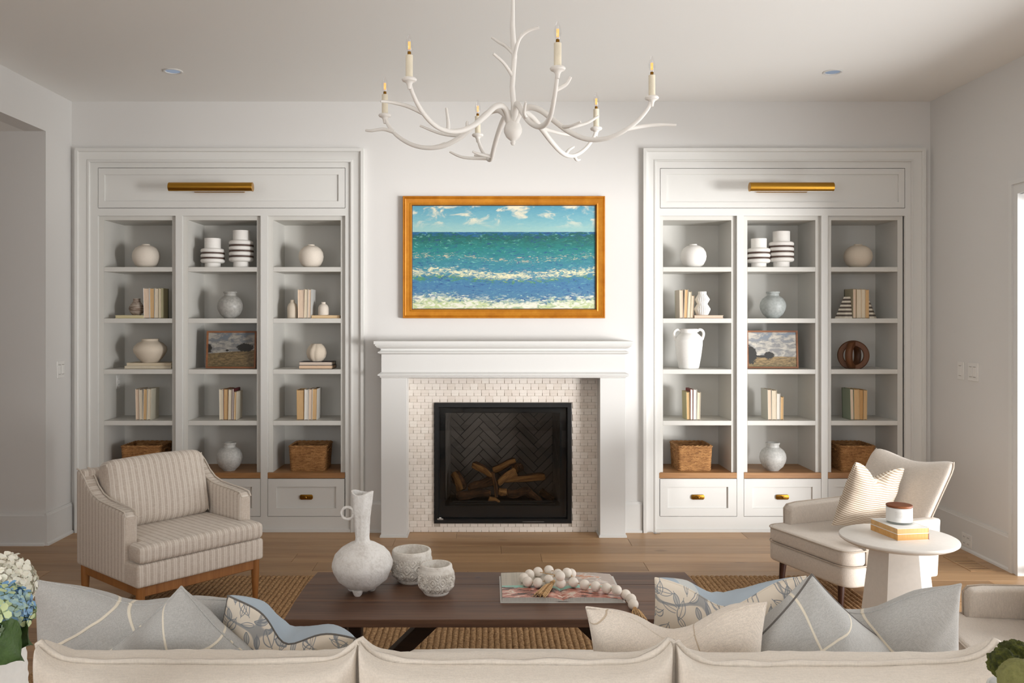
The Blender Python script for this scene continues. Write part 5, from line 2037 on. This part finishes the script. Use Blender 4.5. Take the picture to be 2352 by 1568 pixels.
# facing direction (-.94,-.345); local -Y must point there
rz1 = math.atan2(-.345, -.939) + math.pi / 2
fmid = Vector((1.667, -1.545, 0))
dirv = Vector((.939, .345, 0))
pa.rotation_euler = (0, 0, rz1)
pa.location = fmid + dirv * .30
dirv2 = Vector((.985, -.15, 0)).normalized()
rz2 = math.atan2(-dirv2.y, -dirv2.x) + math.pi / 2
pb = dup(pa, 'plain beige armchair cut off by the right edge, beside the sofa', Vector((1.70, -3.0, 0)) + dirv2 * .30, rz2)

# ================================================================== side table with books and candle
st_ = AT(2063, 1231, .525)
stt = thing('side_table', 'round white side table with a faceted pedestal beside the beige armchair', 'side table', (st_.x, st_.y, 0))
M['tabletop'] = plain('putty_lacquer', '#E4DED6', .45, ns=50, var=.02)
rt_ = 127 * (st_.y + CD) / FPX
obj('top', lathe(bmesh.new(), [(0, .497), (rt_ - .028, .497), (rt_ - .010, .505), (rt_ - .001, .512), (rt_, .518), (rt_ - .002, .523), (rt_ - .006, .525), (0, .525)], 96, (st_.x, st_.y, 0)), 'tabletop', stt, smooth=30)
bm = bmesh.new()
ft, fb_ = .119, .176
A_, B_ = [], []
for k in range(6):
    a = R(-13 + 60 * k)
    A_.append(bm.verts.new((st_.x + fb_ * math.cos(a), st_.y + fb_ * math.sin(a), .0)))
    B_.append(bm.verts.new((st_.x + ft * math.cos(a), st_.y + ft * math.sin(a), .498)))
for k in range(6):
    bm.faces.new((A_[k], A_[(k + 1) % 6], B_[(k + 1) % 6], B_[k]))
bm.faces.new(A_)
bm.faces.new(B_)
for v in A_:
    v.co.z = RT if (v.co.x < RX1 and v.co.y < RY1) else RT
obj('pedestal', bm, 'tabletop', stt, smooth=0)
b0 = AT(2062, 1242.5, .525)
ga = math.degrees(math.atan2(.025, .152))
for k, (zz, t_, cov, lab, dxy, yaw) in enumerate(((.5255, .029, '#EDE9E2', 'lower white paperback with red spine corner on the round side table', (0, 0), ga), (.5552, .0245, '#EFECE6', 'upper white paperback under the candle jar on the round side table', (-.002, -.0015), ga - .6))):
    b = thing('book', lab, 'book', (b0.x + dxy[0], b0.y + dxy[1], zz), R(yaw), 'books on the round side table')
    w_, d_ = .152, .203
    obj('cover', BM((0, w_ + .001, 0, d_, 0, .0012), (0, w_ + .001, 0, d_, t_ - .0012, t_)), covermat(cov), b, False, 0)
    obj('page_block', BM((.001, w_ - .001, .001, d_ - .001, .0012, t_ - .0012)), pagemat('#DDA866' if k == 0 else '#E0B47A'), b, False, 0)
    obj('spine', BM((w_ - .001, w_ + .0012, 0, d_, 0, t_)), covermat('#7A2E22' if k == 0 else '#C9A57A'), b, False, 0)
cp = AT(2065.5, 1199.5, .580)
cj = thing('candle_jar', 'white candle jar with a wooden lid on the stacked books', 'candle', tuple(cp))
rc = 28.2 * (cp.y + CD) / FPX
obj('jar_base', lathe(bmesh.new(), [(0, 0), (rc - .003, 0), (rc, .003), (rc, .010), (0, .010)], 48, tuple(cp)), 'jarglass', cj)
obj('jar', lathe(bmesh.new(), [(0, .0102), (rc, .0102), (rc, .071), (rc - .004, .073), (0, .073)], 48, tuple(cp)), plain('white_candle_glass', '#F0EFEC', .18), cj)
obj('lid', lathe(bmesh.new(), [(0, .0735), (rc - .001, .0735), (rc + .0005, .076), (rc + .0005, .081), (rc - .002, .083), (0, .083)], 48, tuple(cp)), 'lidwood', cj)
lb = bmesh.new()
a0, a1 = R(228), R(262)
for i in range(9):
    a = a0 + (a1 - a0) * i / 8
    lb.verts.new((cp.x + (rc + .0005) * math.cos(a), cp.y + (rc + .0005) * math.sin(a), cp.z + .030))
    lb.verts.new((cp.x + (rc + .0005) * math.cos(a), cp.y + (rc + .0005) * math.sin(a), cp.z + .058))
lb.verts.ensure_lookup_table()
for i in range(8):
    lb.faces.new((lb.verts[2 * i], lb.verts[2 * i + 2], lb.verts[2 * i + 3], lb.verts[2 * i + 1]))
LBM = NT('candle_label')
o = LBM.coord()
zz = LBM.xyz(o)[2]
ln = LBM.math('GREATER_THAN', LBM.math('FRACT', LBM.math('MULTIPLY', zz, 260)), .6)
LBM.fin(LBM.mix(LBM.math('MULTIPLY', ln, LBM.math('MULTIPLY', LBM.math('GREATER_THAN', LBM.noise(o, 500, 1), .45), .35)), lin('#E9E7E3'), lin('#8E8A85')), .5)
obj('label_sticker', lb, LBM.m, cj, smooth=0)

# ================================================================== sofa
M['sofa'] = fabric('ivory_linen', '#E3DACE', .06, 300, .35, 4)
sf = thing('sofa', 'ivory linen three-seat sofa seen from behind', 'sofa', (.065, -3.72, 0))
SX0, SX1, SYB, SYF = -1.14, 1.27, -4.36, -3.32
obj('base', BM((SX0 + .02, SX1 - .02, SYB + .02, SYF, .10, .29), bev=.02, seg=3), 'sofa', sf)
bm = bmesh.new()
prism(bm, [(SYB, .10), (SYB + .16, .10), (SYB + .14, .66), (SYB - .02, .66)], SX0, SX1, 'x', .03, 3)
obj('back_frame', bm, 'sofa', sf)
for (a, b) in ((SX0, SX0 + .15), (SX1 - .15, SX1)):
    obj('arm', BM((a, b, SYB + .15, SYF, .10, .56), bev=.03, seg=3), 'sofa', sf)
for k in range(3):
    w3 = (SX1 - SX0 - .31) / 3
    xc = SX0 + .155 + w3 * (k + .5)
    bm = softbox(w3 - .006, .76, .165, .05, .012, 12, 0, .004, k)
    s = obj('seat_cushion', bm, 'sofa', sf, False, 60)
    s.location = Vector((xc, -3.70, .372)) - sf.location
for sx in (SX0 + .1, SX1 - .1):
    for sy in (SYB + .1, SYF - .1):
        obj('leg', lathe(bmesh.new(), [(.016, RT), (.024, .10)], 16, (sx, sy, 0)), 'walnutdark', sf)


def back_cushion(pxl, pxr, ytop, seed, lean, ear, dz=0):
    Z = 1.90
    w = (pxr - pxl) * Z / FPX
    h = .46
    zt = CH - (ytop - CY) * Z / FPX
    bm, path, fl = pillow(w - .016, h, .21, .012, 0, seed, 44, .010, .012, ex=.17, ear=ear, gath=.020)
    c = obj('back_cushion', bm, 'sofa', sf, False, 180)
    x = ((pxl + pxr) / 2 - CX) * Z / FPX
    pose(c, Vector((x, Z - CD + .035, zt - h / 2 * math.cos(R(lean)) + dz)) - sf.location, 0, lean)
    obj('flange', fl, 'sofa', c, False, 180)


back_cushion(88, 832, 1517, 1, 10, .044)
back_cushion(820, 1546, 1521, 2, 10, .056)
back_cushion(1540, 2292, 1522, 3, 10, .052)


# ================================================================== throw pillows
def plaid(name, base, line, per=.19, ang=0, lw=.004, offx=.05, offz=.02):
    t = NT(name)
    o = t.map(t.coord(), (1, 1, 1), (0, 0, 0), (0, R(ang), 0))
    x, _, z = t.xyz(o)
    wob = t.math('MULTIPLY_ADD', t.noise(o, 6, 2), .016, -.008)

    def ln(s, off, p):
        f = t.math('ABSOLUTE', t.math('SUBTRACT', t.math('FRACT', t.math('DIVIDE', t.math('ADD', t.math('ADD', s, off), wob), p)), .5))
        return t.step(f, lw / p, lw / p * .45)
    m = t.math('MAXIMUM', ln(x, offx, per), ln(z, offz, per * 1.25))
    a = t.noise(t.map(o, (1, 1, .05)), 520, 2)
    b = t.noise(t.map(o, (.05, 1, 1)), 520, 2)
    w = t.math('ADD', t.math('MULTIPLY', a, .5), t.math('MULTIPLY', b, .5))
    c = lin(base)
    c = t.mix(t.step(w, .36, .64), tuple(q * .88 for q in c[:3]) + (1,), tuple(min(1, q * 1.08) for q in c[:3]) + (1,))
    c = t.mix(m, c, lin(line))
    t.bump(t.math('ADD', w, t.math('MULTIPLY', m, 1.5)), .45, .003)
    return t.fin(c, .95, 0, **{'Sheen Weight': .25, 'Specular IOR Level': .15})


M['greyplaid'] = plaid('grey_linen_plaid', '#BBBAB7', '#E9E0CE', .30, 38, .0042)
M['greyplaid2'] = plaid('grey_linen_plaid_b', '#BBBAB7', '#E9E0CE', .27, 64, .0042, .09)
M['creamline'] = plaid('cream_cotton_stitched', '#EADFD2', '#C9B7A1', .42, 25, .0022, .12)


def floral(name, base, ink, fill, dens=17.0, solid=False):
    t = NT(name)
    o = t.coord()
    x, y, z = t.xyz(o)
    p = t.n('CombineXYZ', {0: x, 1: 0.0, 2: z}).outputs[0]
    def leaves(S, off, aw, bl, lw):
        v = t.n('CombineXYZ', {0: t.math('MULTIPLY_ADD', x, S, off), 1: t.math('MULTIPLY_ADD', z, S, off * .7), 2: 0.0}).outputs[0]
        vo = t.n('TexVoronoi', {'Vector': v, 'Scale': 1.0, 'Randomness': .75}, feature='F1', voronoi_dimensions='2D')
        d = t.xyz(t.n('VectorMath', {0: v, 1: vo.outputs['Position']}, operation='SUBTRACT').outputs[0])
        an = t.math('MULTIPLY', t.n('SeparateColor', {0: vo.outputs['Color']}).outputs[0], 6.28)
        ca, sa = t.math('COSINE', an), t.math('SINE', an)
        lx = t.math('SUBTRACT', t.math('MULTIPLY', d[0], ca), t.math('MULTIPLY', d[1], sa))
        ly = t.math('ADD', t.math('MULTIPLY', d[0], sa), t.math('MULTIPLY', d[1], ca))
        f = t.math('ADD', t.math('DIVIDE', t.math('ABSOLUTE', lx), aw), t.math('POWER', t.math('DIVIDE', t.math('ABSOLUTE', ly), bl), 2.0))
        ring = t.step(t.math('ABSOLUTE', t.math('SUBTRACT', f, 1.0)), lw, lw * .5)
        vein = t.math('MULTIPLY', t.step(t.math('ABSOLUTE', lx), .022, .010), t.step(f, 1.6, 1.5))
        pick = t.math('GREATER_THAN', t.n('SeparateColor', {0: vo.outputs['Color']}).outputs[1], .62)
        return t.math('MAXIMUM', ring, vein), t.math('MULTIPLY', t.step(f, 1.0, .9), pick)
    r1, f1 = leaves(dens, .3, .17, .44, .16)
    r2, f2 = leaves(dens * 1.35, 5.7, .15, .42, .18)
    r3 = r2
    st = t.n('TexNoise', {'Vector': p, 'Scale': dens * .42, 'Detail': 0.0}).outputs[0]
    stem = t.step(t.math('ABSOLUTE', t.math('SUBTRACT', st, .5)), .016, .007)
    c = lin(base)
    gr = t.noise(t.map(o, (1, 1, .2)), 400, 2)
    c = t.mix(t.math('MULTIPLY', gr, .18), c, tuple(a * .8 for a in c[:3]) + (1,))
    if solid:
        c = t.mix(t.math('MULTIPLY', f1, .8), c, lin(fill))
    else:
        c = t.mix(t.math('MULTIPLY', t.math('MAXIMUM', f1, f2), .6), c, lin(fill))
        c = t.mix(t.math('MULTIPLY', stem, .75), c, lin(ink))
        for r_ in (r1, r2, r3):
            c = t.mix(t.math('MULTIPLY', r_, .85), c, lin(ink))
    t.bump(gr, .25, .001)
    return t.fin(c, .9, 0, **{'Specular IOR Level': .2})


M['floral'] = floral('cream_botanical_print', '#EBE0D0', '#8B9096', '#A3A9AE')
M['blueside'] = floral('pale_blue_sprig_print', '#B4C1CC', '#B4C1CC', '#D9D9D4', 9.0, True)
M['seamdark'] = fabric('dark_piping', '#6E6A66')


def throw(name, label, mats, w, h, t, corner, at, yaw, lean, roll, chop=.0, seed=1, c=.10, pipe=None, cu=0.0, cw=.4, wr=.019, group=None, cat='pillow', fb=1.0, seat=.462):
    """pillow hung from one of its upper corners (u, v) at a known place, its foot pressed flat on the seat"""
    rot = (Matrix.Rotation(R(yaw), 4, 'Z') @ Matrix.Rotation(R(lean), 4, 'X') @ Matrix.Rotation(R(roll), 4, 'Y'))
    loc = at - rot @ Vector((corner[0] * w / 2, 0, corner[1] * h / 2))
    th = thing(name, label, cat, loc, 0, group)
    pose(th, loc, yaw, lean, roll)
    bm, path, _ = pillow(w, h, t, c, chop, seed, 36, 0, wr, cu, cw, fb=fb)
    m = th.matrix_basis.copy()
    mi = m.inverted()

    def press(p):
        q = m @ p
        if q.z < seat + .03:
            q.z = seat + .03 * math.exp((q.z - seat - .03) / .03)
        return mi @ q
    for v in bm.verts:
        v.co = press(v.co)
    obj('cover', bm, mats, th, False, 180)
    if pipe:
        path = [press(p) for p in path]
        bm = tube(bmesh.new(), path + path[:1], .0026, 6, False)
        obj('seam', bm, pipe, th, False, 180)
    return th


gp = 'throw pillows along the sofa'
throw('throw_pillow', 'grey linen pillow with cream grid lines at the far left end of the sofa', ['greyplaid', 'greyplaid'], .50, .44, .18, (-1, 1), AZ(76, 1332, 2.17), 4, 18, 8, .03, 4, .07, 'greyplaid', group=gp)
throw('throw_pillow', 'grey linen pillow standing on its corner, second from the left on the sofa', ['greyplaid2', 'greyplaid2'], .44, .44, .19, (-1, 1), AZ(417, 1346, 2.06), -4, 18, 50, .0, 8, .07, 'greyplaid', group=gp)
throw('throw_pillow', 'floral cream and pale blue pillow on the left half of the sofa', ['floral', 'blueside'], .33, .40, .14, (-1, 1), AZ(524, 1367, 2.12), -6, 27, 23, .085, 5, .06, 'seamdark', .05, .36, group=gp, fb=1.45)
throw('throw_pillow', 'floral cream pillow with pale blue back, behind the plain cream pillow on the sofa', ['floral', 'blueside'], .40, .40, .17, (-1, 1), AZ(1506, 1328, 2.26), 2, 24, 0, .085, 6, .07, 'floral', .02, .50, group=gp, fb=1.25)
throw('throw_pillow', 'plain cream pillow with stitched curves in the middle of the sofa', ['creamline', 'creamline'], .425, .40, .18, (-1, 1), AZ(1347, 1398, 2.09), -4, 20, -4, .085, 9, .07, 'creamline', .0, .42, group=gp)
throw('throw_pillow', 'grey linen pillow with raised corner, second from the right on the sofa', ['greyplaid2', 'greyplaid2'], .46, .46, .19, (-1, 1), AZ(1864, 1318, 2.09), 16, 18, 38, .0, 12, .07, 'seamdark', group=gp)
throw('throw_pillow', 'grey linen pillow with cream grid lines at the far right end of the sofa', ['greyplaid', 'greyplaid'], .48, .46, .16, (1, 1), AZ(2207, 1341, 2.20), -8, 18, -9, .05, 14, .07, 'greyplaid', group=gp)


def ticking():
    t = NT('ticking_stripe')
    o = t.coord()
    x, _, z = t.xyz(o)
    f = t.math('FRACT', t.math('MULTIPLY', z, 88))
    m = t.step(t.math('ABSOLUTE', t.math('SUBTRACT', f, .5)), .26, .16)
    w = t.noise(t.map(o, (.15, 1, 1)), 420, 2)
    c = t.mix(m, lin('#DCCFBE'), lin('#9F866C'))
    c = t.mix(t.math('MULTIPLY', w, .25), c, lin('#F0E8DD'))
    t.bump(t.math('ADD', w, t.math('MULTIPLY', m, -1.2)), .4, .002)
    return t.fin(c, .92, 0, **{'Specular IOR Level': .2})


M['ticking'] = ticking()
gt = 'ticking stripe pillows on the beige armchairs'
sp = throw('striped_pillow', 'cream pillow with fine brown stripes on the beige armchair right of the fireplace', ['ticking', 'ticking'], .37, .37, .15, (1, 1), AZ(2077, 1076, 4.72), 22, 16, 10, .07, 21, .08, 'ticking', .0, .42, group=gt, seat=.372)
sp2 = dup(sp, 'cream pillow with fine brown stripes at the right edge of the picture')
pose(sp2, (2.10, -2.93, .52), 60, 16, 4)

# ================================================================== console behind the sofa: flowers and moss
cs = thing('console_table', 'narrow white console table standing behind the sofa', 'console table', (.05, -4.62, 0))
obj('top', BM((-1.2, 1.3, -4.80, -4.44, .69, .72), bev=.003), 'tabletop', cs, smooth=0)
for x in (-1.15, 1.25):
    for y in (-4.77, -4.47):
        obj('leg', BM((x - .02, x + .02, y - .02, y + .02, 0, .69), bev=.003), 'tabletop', cs, smooth=0)
zc = .72
vx, vy = (-44 - CX) * 1.56 / FPX, 1.56 - CD


def rib2(r, z, a):
    return r * (1 + .012 * math.sin(z * 330 + 1.2 * math.sin(a * 2)))


fv = thing('flower_vase', 'white ribbed vase holding hydrangeas at the lower left edge', 'vase', (vx, vy, zc))
obj('body', lathe(bmesh.new(), [(0, 0), (.060, 0), (.070, .01)] + [(.070 + .006 * math.sin(k / 30 * 3.1), .01 + k * .0066) for k in range(1, 30)] + [(.0655, .205), (.066, .214), (.061, .215), (.058, .19), (0, .02)], 64, (vx, vy, zc), rib2), 'jar', fv, smooth=60)

PETW = NT('white_petal')
n = PETW.noise(PETW.coord(), 60, 3)
M['petw'] = PETW.fin(PETW.mix(n, lin('#E9E2CE'), lin('#F7F3E8')), .6, 0, **{'Subsurface Weight': .1})
PB = NT('blue_green_petal')
rn = PB.n('ObjectInfo').outputs['Random']
M['petb'] = PB.fin(PB.ramp(rn, [(0, '#6E9CC9'), (.35, '#8DB4D6'), (.55, '#A9C7C9'), (.75, '#C3D2A0'), (1, '#D4DDA9')]), .6, 0, **{'Subsurface Weight': .1})
LF = NT('hydrangea_leaf')
o = LF.coord()
n = LF.noise(o, 45, 4)
LF.bump(n, .6, .004)
M['leaf'] = LF.fin(LF.mix(n, lin('#1F3313'), lin('#4A6630')), .45)


def floret_mesh(name, mat, size):
    bm = bmesh.new()
    for k in range(4):
        a = R(90 * k + 8)
        pts = [(.12, 0, .02), (.55, .42, .10), (1.0, .40, .22), (1.22, 0, .16), (1.0, -.40, .22), (.55, -.42, .10)]
        c = bm.verts.new((size * .7 * math.cos(a), size * .7 * math.sin(a), size * .06))
        vs = [bm.verts.new((size * (x * math.cos(a) - y * math.sin(a)), size * (x * math.sin(a) + y * math.cos(a)), size * z)) for x, y, z in pts]
        for i in range(6):
            bm.faces.new((c, vs[i], vs[(i + 1) % 6]))
    me = bpy.data.meshes.new(name)
    bm.to_mesh(me)
    bm.free()
    me.materials.append(M[mat])
    me.polygons.foreach_set('use_smooth', [True] * len(me.polygons))
    return me


def hydrangea(label, mat, c, rad, n, size, seed):
    t = thing('hydrangea_stem', label, 'flower', (vx, vy, zc + .03), 0, 'hydrangeas in the white vase')
    me = floret_mesh('floret', mat, size)
    r_ = random.Random(seed)
    L = t.location
    obj('stem', tube(bmesh.new(), spline([L, L.lerp(Vector(c), .5) + Vector((0, 0, .03)), Vector(c)], 4), .005, 8), 'leaf', t)
    sph = bmesh.new()
    bmesh.ops.create_icosphere(sph, subdivisions=3, radius=rad * .86)
    for v in sph.verts:
        v.co = v.co * (1 + .08 * noise.noise(v.co * 60)) + Vector(c)
    obj('head_core', sph, mat, t)
    for k in range(n):
        zf = 1 - 2 * (k + .5) / n
        a = k * 2.39996 + r_.uniform(-.2, .2)
        d = Vector((math.sqrt(1 - zf * zf) * math.cos(a), math.sqrt(1 - zf * zf) * math.sin(a), zf))
        o = link('floret', me)
        o.parent = t
        o.location = Vector(c) + d * rad * r_.uniform(.90, 1.06) - L
        q = (d + Vector((r_.uniform(-.3, .3), r_.uniform(-.3, .3), r_.uniform(-.3, .3)))).to_track_quat('Z', 'Y') @ Euler((0, 0, r_.uniform(0, 1.6))).to_quaternion()
        o.rotation_euler = q.to_euler()
        s = r_.uniform(.85, 1.15)
        o.scale = (s, s, s)
    return t


h1 = hydrangea('white hydrangea head at the top of the bunch in the vase', 'petw', AZ(6, 1343, 1.60), .052, 130, .0125, 1)
h2 = hydrangea('blue and green hydrangea head below the white one in the vase', 'petb', AZ(8, 1405, 1.53), .045, 120, .0125, 2)
for k, (pa_, pb_, wd, tl) in enumerate((((-8, 1440, 1.54), (58, 1478, 1.50), .050, .4), ((-5, 1452, 1.50), (38, 1512, 1.44), .045, -.3), ((-30, 1450, 1.52), (-70, 1500, 1.47), .05, .2))):
    A_, B_ = AZ(*pa_), AZ(*pb_)
    bm = bmesh.new()
    d = B_ - A_
    sd = d.normalized().cross(Vector((0, -1, .4)).normalized())
    up = sd.cross(d.normalized())
    g = []
    for i in range(13):
        q = i / 12
        w_ = wd * math.sin(math.pi * q ** .8) ** .8 * (1 + .05 * (i % 2))
        g.append([bm.verts.new(A_ + d * q + sd * w_ * s + up * (.012 * abs(s) - .02 * q * q + .004 * (i % 2) * abs(s))) for s in (-1, -.5, 0, .5, 1)])
    for i in range(12):
        for j in range(4):
            bm.faces.new((g[i][j], g[i][j + 1], g[i + 1][j + 1], g[i + 1][j]))
    bmesh.ops.remove_doubles(bm, verts=bm.verts, dist=.0003)
    obj('leaf', bm, 'leaf', h2, smooth=60)

# bowl of moss balls
bo = AZ(2376, 1560, 1.56)
mb = thing('white_bowl', 'white footed bowl of moss balls at the lower right corner', 'bowl', (bo.x, bo.y, zc))
obj('body', lathe(bmesh.new(), [(0, 0), (.05, 0), (.045, .01), (.03, .03), (.03, .045), (.055, .07), (.074, .11), (.0755, .118), (.072, .117), (.052, .08), (0, .06)], 56, (bo.x, bo.y, zc)), 'jar', mb)
MS = NT('moss')
o = MS.coord()
n = MS.noise(o, 70, 6, .75)
n2 = MS.noise(o, 18, 3)
MS.bump(n, 1.0, .012)
M['moss'] = MS.fin(MS.ramp(MS.math('ADD', MS.math('MULTIPLY', n, .6), MS.math('MULTIPLY', n2, .4)), [(.34, '#1E220A'), (.48, '#4B511B'), (.60, '#767A2C'), (.72, '#9A9A48')]), .95)
MS2 = NT('olive_moss')
o = MS2.coord()
n = MS2.noise(o, 90, 6, .7)
MS2.bump(n, .7, .006)
M['moss2'] = MS2.fin(MS2.mix(n, lin('#5B5C30'), lin('#9A9A60')), .95)
gm = 'moss balls in the white bowl'
for k, (px, py, dz, r_, mt_, lab) in enumerate(((2336, 1512, 1.60, .031, 'moss', 'dark green moss ball at the back of the bowl'), (2306, 1527, 1.56, .027, 'moss', 'bright green moss ball at the left of the bowl, beside the sofa cushion'), (2345, 1562, 1.50, .036, 'moss2', 'olive moss ball at the front of the bowl'))):
    c = AZ(px, py, dz)
    bm = bmesh.new()
    bmesh.ops.create_icosphere(bm, subdivisions=5, radius=r_)
    amp = .22 if mt_ == 'moss' else .08
    for v in bm.verts:
        q = v.co * 90 + Vector((k * 5, 0, 0))
        v.co *= 1 + amp * noise.noise(q) + amp * .6 * noise.noise(q * 2.6) + .05 * noise.noise(v.co * 30)
        v.co += c
    solo('moss_ball', bm, mt_, lab, 'moss ball', tuple(c), gm, 180)
